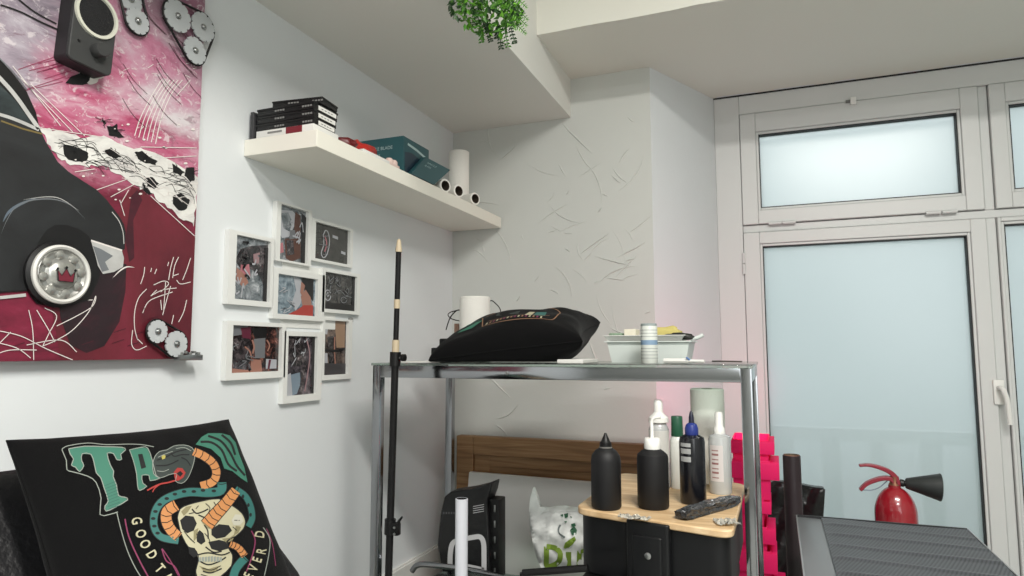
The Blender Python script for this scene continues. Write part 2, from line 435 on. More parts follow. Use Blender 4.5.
# red and white carton at the bottom
root = thing('glove_carton', ((bx0 + bx1) / 2, 1.53, SZ), 'white and dark red flat carton under the black boxes on the shelf', 'box')
RED = mat('dark_red', (120, 30, 42), .5)
mb = MB(); mb.box((bx0 + .004, 1.472, SZ), (bx1 - .008, 1.585, SZ + .023), LABW, bev=.001); mb.obj('carton', root)
mb = MB(); mb.box((bx0 + .11, 1.4705, SZ + .002), (bx0 + .165, 1.4722, SZ + .022), RED); mb.box((bx0 + .045, 1.4708, SZ + .012), (bx0 + .095, 1.4722, SZ + .017), GREYPRINT); mb.obj('red_print', root)
z = SZ + .0235
HB = .0215
names = ['lowest of the stack of black boxes on the shelf with white side label',
         'middle black box in the stack on the shelf with white side label',
         'upper black box of the shelf stack lying under the skewed one']
for k in range(3):
    case(z, HB, 1.478 - .002 * k, 1.575 + .004 * k, bx0 + .002 * k, bx1 - .012, 0, names[k]); z += HB
case(z, .018, 1.485, 1.57, bx0 + .05, bx1 - .004, 7, 'thin skewed black box lying on top of the stack on the shelf', False)

def pk(n, label, cat, mbfn, c, group=None):
    mb = MB(); mbfn(mb); o = mb.obj(n, loc=c); tag(o, label, cat, group); return o
# black slim folder leaning at the wall end of the stack
o = MB().box((XL + .008, 1.474, SZ), (XL + .02, 1.57, SZ + .085), mat('dark_grey_card', (62, 62, 64), .6)).obj('folder', bevel=.001)
tag(o, 'thin dark grey folder standing between wall and black boxes', 'folder')
# loose black lid sticking out over the stack
# red crumpled pouches
REDP = mat('red_pouch', (176, 38, 30), .35, noise=(30, .2)); DRED = mat('dark_red_pouch', (92, 16, 20), .4, noise=(30, .2))
def lump(name, c, s, m, label, cat, seed, ang=0, group=None):
    bm = bmesh.new(); bmesh.ops.create_icosphere(bm, subdivisions=3, radius=1); rnd = random.Random(seed)
    ph = [rnd.uniform(0, 6) for _ in range(6)]
    for v in bm.verts:
        p = v.co.copy(); f = 1 + .13 * sin(4 * p.x + ph[0]) * sin(5 * p.y + ph[1]) + .08 * sin(9 * p.x + ph[2] + 4 * p.y) + .05 * sin(13 * p.z + ph[3] + 7 * p.x)
        q = V((math.copysign(abs(p.x) ** .65, p.x), math.copysign(abs(p.y) ** .65, p.y), math.copysign(abs(p.z) ** .8, p.z))) * f
        v.co = V((q.x * s[0], q.y * s[1], max(q.z, -.8) * s[2]))
    zmin = min(v.co.z for v in bm.verts)
    mb = MB(); mb.merge(bm, m, rotz(ang, (c[0], c[1], c[2] - zmin)), True)
    o = mb.obj(name, loc=c, sharp=60); tag(o, label, cat, group); return o
lump('pouch', (SX - .05, 1.635, SZ), (.045, .03, .017), DRED, 'dark red crumpled pouch beside the black box stack', 'pouch', 1, 20)
lump('pouch', (SX - .08, 1.755, SZ), (.055, .075, .030), REDP, 'bright red crumpled pouch in the middle of the shelf', 'pouch', 2, 8)
CLEARB = mat('pale_film', (214, 190, 182), .25, noise=(25, .15))
root = thing('blister_pack', (SX - .04, 1.82, SZ), 'pale pinkish blister pack at the shelf edge before the teal box', 'packet')
mb = MB(); mb.box((SX - .022, 1.69, SZ), (SX - .004, 1.84, SZ + .012), LABW, bev=.002); mb.obj('tray', root)
mb = MB()
for k in range(2): mb.lathe([(.014, 0), (.014, .02), (.010, .026)], CLEARB, (SX - .018, 1.858 + k * .026, SZ + .001), 14)
mb.box((SX - .04, 1.842, SZ), (SX - .003, 1.90, SZ + .010), CLEARB, bev=.002)
mb.obj('blister', root)
# teal boxes
TEAL = mat('teal_card', (40, 82, 88), .4, noise=(6, .12)); TEALL = mat('teal_light', (70, 112, 118), .4); TEALP = mat('teal_print', (168, 190, 190), .5); TEALD = mat('teal_dark', (22, 44, 60), .4)
# big one: corner edge seen at pixels (403,135)-(403,171); lid side shows to the right
e0 = at_x(403.5, 135.5, SX - .024); hz = e0.z - SZ; e0.z = SZ
yfar = at_x(429, 149, e0.x).y
root = thing('blade_box', (e0.x - .08, e0.y + .03, SZ), 'large teal razor blade box with pale lettering on the shelf', 'box')
ang = 0
tl = at_plane(370, 138, V((0, e0.y, 0)), V((0, 1, 0)))
ex = .19
lo = V((e0.x - ex, e0.y, SZ)); hi = V((e0.x, yfar, SZ + hz)); hi.x = min(hi.x, e0.x)
mb = MB(); mb.box(lo, hi, TEAL, bev=.0015); mb.obj('box_body', root)
mb = MB()
tw = text_width('SINGLE BLADE'); s = .105 / tw
add_text(mb, 'SINGLE BLADE', (e0.x - .148, e0.y - .0012, SZ + hz - .042), (s, 0, 0), (0, 0, .012), TEALP)
add_text(mb, 'RAZORS', (e0.x - .148, e0.y - .0012, SZ + hz - .066), (s * .9, 0, 0), (0, 0, .010), TEALP)
tw = text_width('SINGLE BLADE')
mb.obj('front_print', root)
mb = MB(); fx = e0.x + .0012
fnr = lambda y, z: V((fx, e0.y + y, SZ + z))
bw = yfar - e0.y
decal(mb, [(.01, .004), (.01, hz * .60), (bw * .3, hz * .66), (bw * .6, hz * .6), (bw * .78, hz * .42), (bw * .8, hz * .2), (bw * .7, .004)], TEALD, fnr)
stroke(mb, [(bw * .15, hz * .84), (bw * .5, hz * .80), (bw * .85, hz * .72)], .009, TEALP, fnr)
mb.obj('side_print', root)
# open lid / second small box, tilted
p1 = at_z(433, 184, SZ + .0); 
root = thing('blade_box', (p1.x - .04, p1.y, SZ), 'smaller tilted teal box leaning beside the large teal box', 'box')
p1.x = SX - .003
q = [at_x(426, 157, p1.x), at_x(450.5, 170, p1.x), at_x(434.5, 184.5, p1.x), at_x(411, 173.5, p1.x)]
mb = MB(); mb.prism([(p1.x, v.y, max(v.z, SZ + .0015)) for v in q], (-.018, 0, 0), TEAL); mb.obj('box_body', root, bevel=.001)
mb = MB(); ux = (q[1] - q[0]).normalized(); uy = (q[0] - q[3]).normalized(); c0 = q[0] + (q[1] - q[0]) * .16 - uy * .035 + V((.0012, 0, 0))
add_text(mb, 'SINGLE', c0, ux * (.07 / text_width('SINGLE')), uy * .011, TEALP); add_text(mb, 'BLADE', c0 - uy * .022, ux * (.045 / text_width('BLADE')), uy * .011, TEALP); mb.obj('front_print', root)

# paper rolls
def roll(name, a, b, r, label, cat, group=None, m=PAPER, hole=.45, core=None):
    a, b = V(a), V(b); ax = (b - a); L = ax.length
    mb = MB(); mb.lathe([(r * hole, L), (r * .93, L), (r, L - r * .06), (r, r * .06), (r * .93, 0), (r * hole, 0), (r * hole, L)], m, a, 28, ax, cap=False)
    o = mb.obj(name, loc=a)
    if core:
        c = MB(); c.lathe([(r * hole, L * .999), (r * hole, 0.001), (r * hole * .86, 0.001), (r * hole * .86, L * .999), (r * hole, L * .999)], core, a, 20, ax, cap=False); c.obj('cardboard_core', o)
    return tag(o, label, cat, group)
CARD = mat('brown_card', (96, 82, 64), .9); CARDD = mat('dark_core', (60, 50, 40), .95)
p = at_z(460, 196, SZ); print('roll', p)
yy = 2.62; t = at_y(460, 152, yy); x = at_y(459, 175, yy).x
roll('paper_roll', (x, yy, SZ), (x, yy, t.z), .045, 'tall white paper roll standing at the far end of the wall shelf', 'paper roll', hole=.3)
labs = ['left of three small white rolls lying at the shelf end with dark core', 'middle of three small white rolls lying at the shelf end with dark core', 'right of three small white rolls lying nearest the shelf corner']
for k, (px, py) in enumerate(((445.5, 186.5), (459, 192.8), (475.4, 197.3))):
    r = .0262; c = at_x(px, py, SX - .012 + .01 * k) if k < 2 else at_x(px, py, SX + .002)
    c.z = SZ + r + .0005
    mb = None
    roll('small_paper_roll', c, c + V((-.11, .05, 0)), r, labs[k], 'paper roll', 'small rolls lying on the shelf end', hole=.76, core=CARDD)

# ------------------------------------------------------------------ painted canvas on the left wall
CX = XL + .030                      # front of the canvas
CY0, CY1, CZ0, CZ1 = .16, (at_x(187, 360, CX).y + at_x(205, 68, CX).y) / 2, at_x(100, 360, CX).z, 2.02
print('canvas', CY1, CZ0)
def paintmat(name, stops, scale, stretch, rot, rough=.45, detail=8, dist=.6):
    m = mat(name, (200, 100, 100), rough); nt, b = nodes_of(m)
    tc = nt.nodes.new('ShaderNodeTexCoord'); mp = nt.nodes.new('ShaderNodeMapping')
    mp.inputs['Rotation'].default_value = (radians(rot), 0, 0); mp.inputs['Scale'].default_value = (1, stretch, 1)
    n = nt.nodes.new('ShaderNodeTexNoise'); n.inputs['Scale'].default_value = scale; n.inputs['Detail'].default_value = detail; n.inputs['Distortion'].default_value = dist; n.inputs['Roughness'].default_value = .65
    nt.links.new(tc.outputs['Object'], mp.inputs['Vector']); nt.links.new(mp.outputs[0], n.inputs['Vector'])
    r = ramp(nt, stops); nt.links.new(n.outputs['Fac'], r.inputs['Fac']); nt.links.new(r.outputs['Color'], b.inputs['Base Color'])
    bp = nt.nodes.new('ShaderNodeBump'); bp.inputs['Strength'].default_value = .25; bp.inputs['Distance'].default_value = .003
    nt.links.new(n.outputs['Fac'], bp.inputs['Height']); nt.links.new(bp.outputs['Normal'], b.inputs['Normal'])
    return m
P_TOP = paintmat('paint_mauve', [(.30, (116, 44, 74)), (.42, (172, 84, 118)), (.52, (188, 132, 154)), (.62, (196, 172, 188)), (.75, (206, 196, 206))], 4.5, .45, 35)
P_MAG = paintmat('paint_magenta', [(.3, (118, 26, 58)), (.48, (164, 44, 86)), (.6, (184, 84, 118)), (.72, (204, 148, 168))], 6, .5, 40)
P_LIL = paintmat('paint_lilac', [(.3, (120, 84, 106)), (.45, (160, 134, 154)), (.6, (186, 172, 184)), (.75, (206, 200, 206))], 6, .4, 35)
P_CRI = paintmat('paint_crimson', [(.3, (76, 22, 34)), (.5, (102, 32, 44)), (.7, (120, 38, 56))], 3, 1, 0)
P_CRD = paintmat('paint_dark_crimson', [(.3, (40, 16, 24)), (.5, (62, 20, 32)), (.7, (88, 24, 42))], 4, 1, 0)
P_WHT = paintmat('paint_white', [(.3, (170, 166, 166)), (.45, (214, 212, 208)), (.6, (230, 229, 224))], 20, .6, 30)
P_BLK = paintmat('paint_black', [(.3, (20, 20, 22)), (.6, (38, 40, 42)), (.8, (52, 56, 58))], 7, .6, 30, .5)
P_BK2 = mat('paint_pure_black', (14, 13, 15), .45)
P_GRY = mat('paint_grey', (112, 116, 120), .4); P_SIL = mat('paint_silver', (184, 184, 182), .35, noise=(40, .25)); P_LN = mat('paint_line_white', (226, 220, 216), .5)
P_GLS = paintmat('paint_window', [(.3, (26, 32, 34)), (.55, (52, 62, 64)), (.75, (84, 94, 94))], 14, .5, 40)
P_GLD = mat('paint_gold', (120, 104, 62), .4)

P_BG = mat('canvas_paint', (180, 120, 150), .45); nt, b = nodes_of(P_BG)
def _n(scale, detail=6, stretch=.5, rot=35, dist=.5):
    tc = nt.nodes.new('ShaderNodeTexCoord'); mp = nt.nodes.new('ShaderNodeMapping'); mp.inputs['Rotation'].default_value = (radians(rot), 0, 0); mp.inputs['Scale'].default_value = (1, stretch, 1)
    n = nt.nodes.new('ShaderNodeTexNoise'); n.inputs['Scale'].default_value = scale; n.inputs['Detail'].default_value = detail; n.inputs['Distortion'].default_value = dist; n.inputs['Roughness'].default_value = .7
    nt.links.new(tc.outputs['Object'], mp.inputs['Vector']); nt.links.new(mp.outputs[0], n.inputs['Vector']); return n.outputs['Fac']
def _m(op, a, b_, c=None):
    m_ = nt.nodes.new('ShaderNodeMath'); m_.operation = op
    for k, v in enumerate((a, b_, c)):
        if v is None: continue
        if isinstance(v, (int, float)): m_.inputs[k].default_value = v
        else: nt.links.new(v, m_.inputs[k])
    return m_.outputs[0]
def _step(v, lo, hi):
    r_ = nt.nodes.new('ShaderNodeMapRange'); r_.interpolation_type = 'SMOOTHSTEP'; r_.inputs['From Min'].default_value = lo; r_.inputs['From Max'].default_value = hi; nt.links.new(v, r_.inputs['Value']); return r_.outputs['Result']
def _mix(f, a, b_):
    x_ = nt.nodes.new('ShaderNodeMix'); x_.data_type = 'RGBA'; nt.links.new(f, x_.inputs['Factor'])
    for k, v in (('A', a), ('B', b_)):
        if isinstance(v, tuple): x_.inputs[k].default_value = lin(v) + (1,)
        else: nt.links.new(v, x_.inputs[k])
    return x_.outputs['Result']
_tc = nt.nodes.new('ShaderNodeTexCoord'); _sp = nt.nodes.new('ShaderNodeSeparateXYZ'); nt.links.new(_tc.outputs['Object'], _sp.inputs[0]); _y, _z = _sp.outputs[1], _sp.outputs[2]
na, nb, nc = _n(5), _n(14, 8, .35), _n(45, 4, .8, 20, 1)
r_ = ramp(nt, [(.30, (142, 74, 102)), (.42, (188, 122, 148)), (.52, (196, 164, 178)), (.64, (212, 204, 208))]); nt.links.new(na, r_.inputs['Fac'])
col = r_.outputs['Color']
r2 = ramp(nt, [(.30, (140, 44, 76)), (.44, (176, 76, 110)), (.55, (192, 118, 144)), (.66, (208, 172, 184))]); nt.links.new(nb, r2.inputs['Fac'])
lo_ = _m('ADD', _m('MULTIPLY_ADD', _y, .28, _z), _m('MULTIPLY', _m('SUBTRACT', na, .5), .35))       # magenta below a wavering slanted line
col = _mix(_step(lo_, 1.84, 2.00), r2.outputs['Color'], col)
r3 = ramp(nt, [(.35, (122, 112, 124)), (.5, (160, 148, 160)), (.68, (196, 190, 198))]); nt.links.new(nb, r3.inputs['Fac'])
lf = _m('ADD', _m('MULTIPLY_ADD', _y, 1.0, _m('MULTIPLY', _z, -.35)), _m('MULTIPLY', _m('SUBTRACT', na, .5), .3))
col = _mix(_step(lf, .26, .36), r3.outputs['Color'], col)
r4 = ramp(nt, [(.4, (92, 52, 70)), (.6, (140, 96, 116))]); nt.links.new(nb, r4.inputs['Fac'])
up_ = _m('ADD', _m('MULTIPLY_ADD', _y, .55, _z), _m('MULTIPLY', _m('SUBTRACT', nb, .5), .3))
col = _mix(_m('MULTIPLY', _step(up_, 2.36, 2.50), .8), col, r4.outputs['Color'])
col = _mix(_m('MULTIPLY', _step(nc, .56, .64), .6), col, (222, 214, 216))
nd = _n(30, 5, .25, 40, 1.5)
col = _mix(_m('MULTIPLY', _step(nd, .58, .66), .45), col, (96, 44, 66))
dk_ = _m('ADD', _z, _m('MULTIPLY', _m('SUBTRACT', na, .5), .12))
r5 = ramp(nt, [(.35, (84, 20, 38)), (.55, (124, 32, 58)), (.72, (140, 58, 84))]); nt.links.new(nb, r5.inputs['Fac'])
col = _mix(_step(dk_, 1.36, 1.46), r5.outputs['Color'], col)
nt.links.new(col, b.inputs['Base Color'])
canvas = thing('painted_canvas', (CX, (CY0 + CY1) / 2, CZ0), 'large crimson canvas with painted black vintage car, metal gears and speaker, on left wall', 'painting')
mb = MB(); mb.box((XL + .001, CY0, CZ0), (CX, CY1, CZ1), P_BG); mb.obj('canvas_panel', canvas)
lay = [0]
def L(n):          # layer n lies n * 0.3 mm above the canvas
    def f(x, y):
        p = at_x(x, y, CX); p.x = CX + .0003 * n
        p.y = max(CY0, min(CY1, p.y)); p.z = max(CZ0, min(CZ1, p.z)); return p
    return f
mb = MB()
# crimson field with its clear upper edge, and the dark ground under the car
decal(mb, [(132, 186), (142, 190), (196, 238), (196, 300), (190, 375), (60, 375), (50, 300), (104, 240)], P_CRI, L(2))
decal(mb, [(137, 190), (131, 196), (125, 240), (129, 262), (134, 258), (133, 220), (142, 200)], P_CRD, L(3))
decal(mb, [(90, 262), (126, 264), (125, 292), (119, 322), (104, 346), (86, 353), (70, 345), (60, 318), (58, 296)], paintmat('paint_shadow', [(.3, (26, 18, 22)), (.55, (40, 24, 30)), (.75, (70, 24, 38))], 6, 1, 0), L(4))
# white splash band
rnd = random.Random(3)
def jag(pts, a, k=3):
    o = []
    for (x0, y0), (x1, y1) in zip(pts, pts[1:] + pts[:1]):
        for j in range(k): t = j / k; o.append((x0 + (x1 - x0) * t + rnd.uniform(-a, a), y0 + (y1 - y0) * t + rnd.uniform(-a, a)))
    return o
decal(mb, jag([(40, 128), (58, 131), (80, 137), (104, 137), (128, 146), (150, 152), (172, 160), (196, 176), (196, 198), (194, 226), (182, 219), (168, 208), (152, 194), (136, 186), (120, 176), (104, 166), (88, 166), (70, 165), (58, 158), (47, 144)], 1.6, 4), P_WHT, L(4))
for c in ([(62, 146), (70, 145), (80, 149), (88, 153), (87, 160), (78, 162), (68, 160), (63, 155)],
          [(104, 150), (110, 148), (119, 153), (121, 158), (113, 158), (107, 155)],
          [(134, 152), (141, 151), (150, 157), (157, 161), (155, 166), (146, 163), (137, 159)],
          [(146, 178), (152, 177), (158, 184), (154, 189), (147, 186)], [(142, 182), (147, 188), (152, 194), (149, 195), (143, 190)],
          [(171, 164), (178, 167), (184, 172), (180, 176), (173, 172)], [(186, 168), (194, 167), (195, 180), (190, 182), (184, 176)],
          [(172, 196), (181, 193), (189, 200), (187, 209), (178, 211), (172, 204)],
          [(106, 126), (112, 127), (117, 124), (118, 131), (124, 138), (116, 137), (109, 136)], [(101, 118), (104, 121), (106, 124), (102, 123)]):
    decal(mb, jag(c, .7, 3), P_BK2, L(5))
    cx = sum(p[0] for p in c) / len(c); cy = sum(p[1] for p in c) / len(c)
    for k in range(6):
        a = rnd.uniform(0, 6.3); r = rnd.uniform(6, 13)
        stroke(mb, smooth_path([(cx, cy), (cx + r * .5 * cos(a) + rnd.uniform(-3, 3), cy + r * .4 * sin(a)), (cx + r * cos(a), cy + r * .6 * sin(a))], 4), .5, P_BK2, L(6))
for k in range(60):
    x = rnd.uniform(48, 180); y = 146 + (x - 60) * .32 + rnd.uniform(-10, 10)
    stroke(mb, smooth_path([(x, y), (x + rnd.uniform(5, 16), y + rnd.uniform(-4, 6)), (x + rnd.uniform(14, 22), y + rnd.uniform(2, 12))], 5), .45, P_BK2, L(6))
for k in range(20):
    x = rnd.uniform(92, 190); y = 146 + (x - 60) * .36 + rnd.uniform(-9, 12)
    stroke(mb, smooth_path([(x, y), (x + rnd.uniform(4, 14), y + rnd.uniform(-4, 6)), (x + rnd.uniform(10, 22), y + rnd.uniform(2, 12))], 4), .5, P_LN, L(7))
# fan of curved white lines
for k in range(6):
    x = 134 + k * 4.2
    stroke(mb, smooth_path([(x, 136 + k * 1.6), (x + 6, 118), (x + 16, 98 - k * .8), (x + 27, 80)], 6), .9, P_LN, L(5))
stroke(mb, [(176, 96), (190, 80)], .8, P_LN, L(5))
for a, b in (((20, 78), (72, 132)), ((30, 84), (84, 136)), ((12, 66), (60, 126)), ((40, 128), (108, 138)), ((140, 147), (196, 148)), ((162, 158), (196, 156)), ((96, 190), (130, 178)), ((110, 197), (138, 182)), ((74, 172), (94, 169)), ((150, 196), (194, 236)), ((120, 204), (128, 190)), ((124, 216), (119, 200))):
    stroke(mb, [a, b], .7, P_LN, L(7))
for k in range(34):
    x, y = rnd.uniform(70, 200), rnd.uniform(120, 200); r = rnd.uniform(.4, 1.5)
    decal(mb, circ(x, y, r * 1.4, r * .8, 7, rnd.uniform(0, 3)), P_LN, L(7))
# thin dark scratches over the plum field and black cables
for k in range(16):
    x, y = rnd.uniform(108, 196), rnd.uniform(0, 100)
    stroke(mb, smooth_path([(x, y), (x + 10, y + 16), (x + 24, y + 30)], 4), .4, P_CRD, L(5))
for k in range(40):
    x, y = rnd.uniform(66, 196), rnd.uniform(62, 130)
    stroke(mb, [(x, y), (x + rnd.uniform(-6, 6), y + rnd.uniform(-4, 4))], rnd.uniform(.3, .7), P_LN, L(5))
stroke(mb, smooth_path([(0, 5), (20, 12), (40, 22), (58, 30)], 5), 1.6, P_BK2, L(6)); stroke(mb, smooth_path([(14, -4), (34, 12), (56, 24)], 5), 1.4, P_BK2, L(6))
for k in range(12):
    x = rnd.uniform(14, 70); y = rnd.uniform(62, 92); stroke(mb, [(x, y), (x + 40, y - 12 + rnd.uniform(-3, 3))], .6, mat('paint_streak', (150, 52, 88), .5), L(4))
# black hole and torn white paint under the speaker
decal(mb, [(65, 83), (70, 77), (80, 73), (92, 73), (95, 76), (90, 83), (82, 85), (72, 84.5)], P_BK2, L(6))
decal(mb, jag([(86, 84), (92, 75), (98, 73), (104, 77), (99, 79), (96, 83), (90, 84)], .9, 3), P_LN, L(7))
# lower scribbles
stroke(mb, smooth_path([(112, 278), (119, 271), (126, 267), (134, 267.5)], 5), 1.4, P_LN, L(7), taper=True)
for pts in ([(144, 267), (143, 275), (140, 284)], [(151, 268), (150, 272)], [(156, 269), (154, 274)], [(167, 266), (168, 262)], [(173, 257), (170, 268), (168, 280)], [(178, 257), (174, 266), (172, 278)], [(190, 258), (186, 270), (182, 280)],
            [(146, 289), (138, 298), (134, 312), (134, 328), (137, 340)], [(132, 330), (131, 344), (136, 350), (146, 346)], [(136, 338), (142, 344)], [(153, 285), (163, 281), (168, 284), (160, 292)], [(150, 296), (162, 290), (176, 288)], [(143, 310), (150, 300), (172, 292)], [(165, 282), (164, 296), (163, 310)], [(170, 286), (166, 300), (162, 315)], [(176, 280), (180, 284), (190, 282)], [(186, 300), (183, 312), (178, 322)], [(160, 300), (161, 310)], [(173, 315), (171, 324)], [(156, 290), (151, 295)], [(172, 276), (178, 274)], [(144, 308), (142, 313)]):
    stroke(mb, smooth_path(pts, 5), .75, P_LN, L(7))
for pts in ([(56, 326), (76, 316), (92, 306), (95, 296), (88, 312), (72, 330), (56, 340), (42, 346)], [(36, 310), (48, 330), (54, 342)], [(28, 310), (32, 330), (33, 360)], [(44, 308), (56, 316), (48, 334), (42, 346)], [(-6, 330), (20, 336), (44, 348), (72, 360)], [(-6, 342), (16, 348), (30, 358)], [(-4, 354), (10, 350), (36, 350)], [(10, 332), (-4, 346)], [(26, 345), (60, 340), (76, 352)], [(92, 300), (84, 300)]):
    stroke(mb, smooth_path(pts, 5), .8, P_LN, L(7))
for k in range(9):
    x, y = rnd.uniform(0, 150), rnd.uniform(318, 350); stroke(mb, [(x, y), (x + 12, y - 4)], .6, P_CRD, L(6))
mb.obj('painting', canvas)

# painted car
mb = MB()
body = [(-60, 120), (0, 116), (39, 129), (45, 142), (57, 162), (68, 172), (82, 181), (96, 190), (106, 200), (113, 209), (119, 217), (123, 224), (125, 232), (124, 249), (120, 251), (105, 245), (90, 240), (94, 252), (98, 270), (84, 240), (60, 232), (42, 244), (32, 262), (28, 290), (0, 293), (-60, 296)]
decal(mb, body, P_BLK, L(8))
decal(mb, [(-60, -10), (-20, 30), (0, 60), (14, 76), (26, 92), (35, 112), (39, 129), (0, 116), (-60, 100)], P_BK2, L(8))
decal(mb, [(-60, 30), (-10, 76), (0, 86), (14, 100), (30, 122), (28, 124), (0, 113), (-60, 90)], P_GLS, L(9))
stroke(mb, smooth_path([(-50, 28), (0, 79.5), (16, 98), (28, 115), (38, 129)], 4), 4.0, P_SIL, L(10))
stroke(mb, smooth_path([(-50, 102), (0, 115), (20, 122), (38, 130)], 4), 3.2, P_SIL, L(10))
stroke(mb, smooth_path([(-30, 30), (0, 60), (14, 74), (26, 90)], 4), 1.2, P_GRY, L(10))
stroke(mb, [(0, 121), (22, 129), (41, 134)], 1.6, P_GLD, L(10))
arch = [(29, 296), (26, 284), (28, 266), (34, 250), (40, 238), (46, 230), (54, 225), (66, 225), (78, 229), (88, 236), (94, 248), (98, 262), (99, 275), (97, 282), (88, 300), (60, 308), (36, 304)]
decal(mb, arch, P_BK2, L(9))
stroke(mb, smooth_path([(0, 234), (6, 220), (14, 208), (28, 201), (46, 199), (60, 201), (72, 207), (84, 219)], 4), 1.2, P_GRY, L(10), taper=True)
stroke(mb, smooth_path([(2, 222), (8, 212), (20, 204), (36, 198)], 4), 3.0, mat('paint_blue_grey', (96, 108, 120), .4), L(9), taper=True)
stroke(mb, smooth_path([(22, 200), (44, 197), (60, 199), (78, 211)], 4), .8, P_SIL, L(10), taper=True)
stroke(mb, smooth_path([(111, 212), (118, 221), (122, 232), (123, 244)], 4), .8, P_SIL, L(10))
decal(mb, [(90, 241), (104, 245), (121, 251), (123, 258), (122, 267), (113, 272), (102, 274), (97, 266), (94, 254)], P_SIL, L(10))
decal(mb, [(92, 246), (100, 249), (112, 256), (104, 262), (108, 270), (101, 272), (97, 262)], P_GRY, L(11))
stroke(mb, [(90, 240.5), (121, 250.5)], 1.6, P_LN, L(11))
stroke(mb, [(-50, 300), (0, 297.6), (25, 295)], 3.2, P_SIL, L(10)); stroke(mb, [(-50, 294), (0, 292), (26, 290.5)], 1.4, P_BK2, L(10))
stroke(mb, smooth_path([(30, 256), (34, 250), (44, 245), (54, 246)], 4), 2.4, P_SIL, L(10))
mb.obj('painted_car', canvas)
# wheel in relief
wc = at_x(60.3, 274.5, CX + .012); rz_ = abs(at_x(60, 245.2, CX + .012).z - at_x(60, 304, CX + .012).z) / 2
mb = MB(); r = rz_
mb.lathe([(r * 1.12, -.012), (r * 1.12, -.002), (r * 1.02, .004), (r * .98, 0)], P_BK2, wc, 48, (1, 0, 0)); mb.obj('tyre', canvas)
HUB = mat('hubcap_metal', (182, 182, 178), .28, .75, noise=(30, .25)); WW = mat('whitewall', (214, 213, 208), .45)
mb = MB(); mb.lathe([(r * .84, .002), (r * .86, .008), (r * .93, .011), (r, .008), (r * 1.01, .002)], WW, wc, 48, (1, 0, 0), cap=False); tyre_w = mb.obj('whitewall_ring', canvas)
mb = MB(); mb.lathe([(r * .85, .004), (r * .80, .007), (r * .62, .001), (r * .50, .008), (r * .44, .013), (r * .2, .016), (.0005, .017)], HUB, wc, 48, (1, 0, 0))
for k in range(8):     # raised petals round the cap
    a = 2 * pi * k / 8 + .2; c = wc + V((.006, r * .66 * cos(a), r * .66 * sin(a)))
    mb.lathe([(r * .17, -.002), (r * .15, .003), (r * .06, .005), (.0005, .0055)], HUB, c, 14, (1, 0, 0))
hub = mb.obj('hubcap', canvas, sharp=50)
mb = MB(); f = lambda u, v: wc + V((.0178, u * r * .30, v * r * .30 - .002))
crown = [(-.85, -.75), (.85, -.75), (1.0, .55), (.5, -.1), (0, .75), (-.5, -.1), (-1.0, .55)]
decal(mb, crown, mat('crown_red', (110, 30, 48), .5), f)
stroke(mb, crown, .12, P_BK2, lambda u, v: f(u, v) + V((.0004, 0, 0)), closed=True)
for u, v in ((-1.02, .62), (0, .85), (1.02, .62)): decal(mb, circ(u, v, .16), P_BK2, lambda a, b: f(a, b) + V((.0006, 0, 0)))
mb.obj('crown_emblem', hub)

# speaker mounted on the canvas
sx = CX + .046
P1, P2 = at_x(67.8, 57, sx), at_x(111, 77.5, sx); e1 = (P2 - P1); sw = e1.length; e1.normalize(); e2 = V((0, -e1.z, e1.y)); 
if e2.z < 0: e2 = -e2
SPK = mat('speaker_grey', (52, 53, 53), .6, noise=(60, .12)); SPD = mat('speaker_side', (26, 26, 28), .55)
sh = sw * 1.55
def rrect(w, h, r, n=5):
    o = []
    for cx, cy, a in ((w - r, h - r, 0), (r, h - r, 90), (r, r, 180), (w - r, r, 270)):
        for k in range(n): t = radians(a + 90 * k / (n - 1)); o.append((cx + r * cos(t), cy + r * sin(t)))
    return o
sp = [P1 + e1 * u + e2 * v for u, v in rrect(sw, sh, .012)]
mb = MB(); mb.prism([p + V((-.006, 0, 0)) for p in sp], (CX - sx + .006, 0, 0), SPD); mb.prism(sp, (-.006, 0, 0), SPK)
spk = mb.obj('speaker', canvas, bevel=.002); 
cc = at_x(96.5, 16, sx); sr = abs(at_x(96, -5, sx).z - at_x(96, 39, sx).z) / 2
mb = MB(); mb.lathe([(sr * .84, 0), (sr * .87, .005), (sr, .005), (sr * 1.02, 0)], mat('cream_ring', (206, 206, 192), .5), cc, 40, (1, 0, 0), cap=False); mb.obj('speaker_ring', spk)
mb = MB(); mb.lathe([(sr * .84, .001), (sr * .8, .0015), (sr * .3, .003), (.001, .006)], mat('speaker_cloth', (28, 28, 30), .9, bump=(400, .6, 2)), cc, 40, (1, 0, 0)); mb.obj('speaker_cone', spk)
kc = at_x(96.4, 51, sx); mb = MB(); mb.lathe([(.0155, 0), (.0155, .018), (.0135, .021), (.001, .021)], SPK, kc, 24, (1, 0, 0)); mb.obj('volume_knob', spk)
for px, py in ((79, 40.5), (107, 53)):
    mb = MB(); mb.lathe([(.0035, 0), (.003, .002), (.001, .002)], P_BK2, at_x(px, py, sx), 10, (1, 0, 0)); mb.obj('screw_hole', spk)
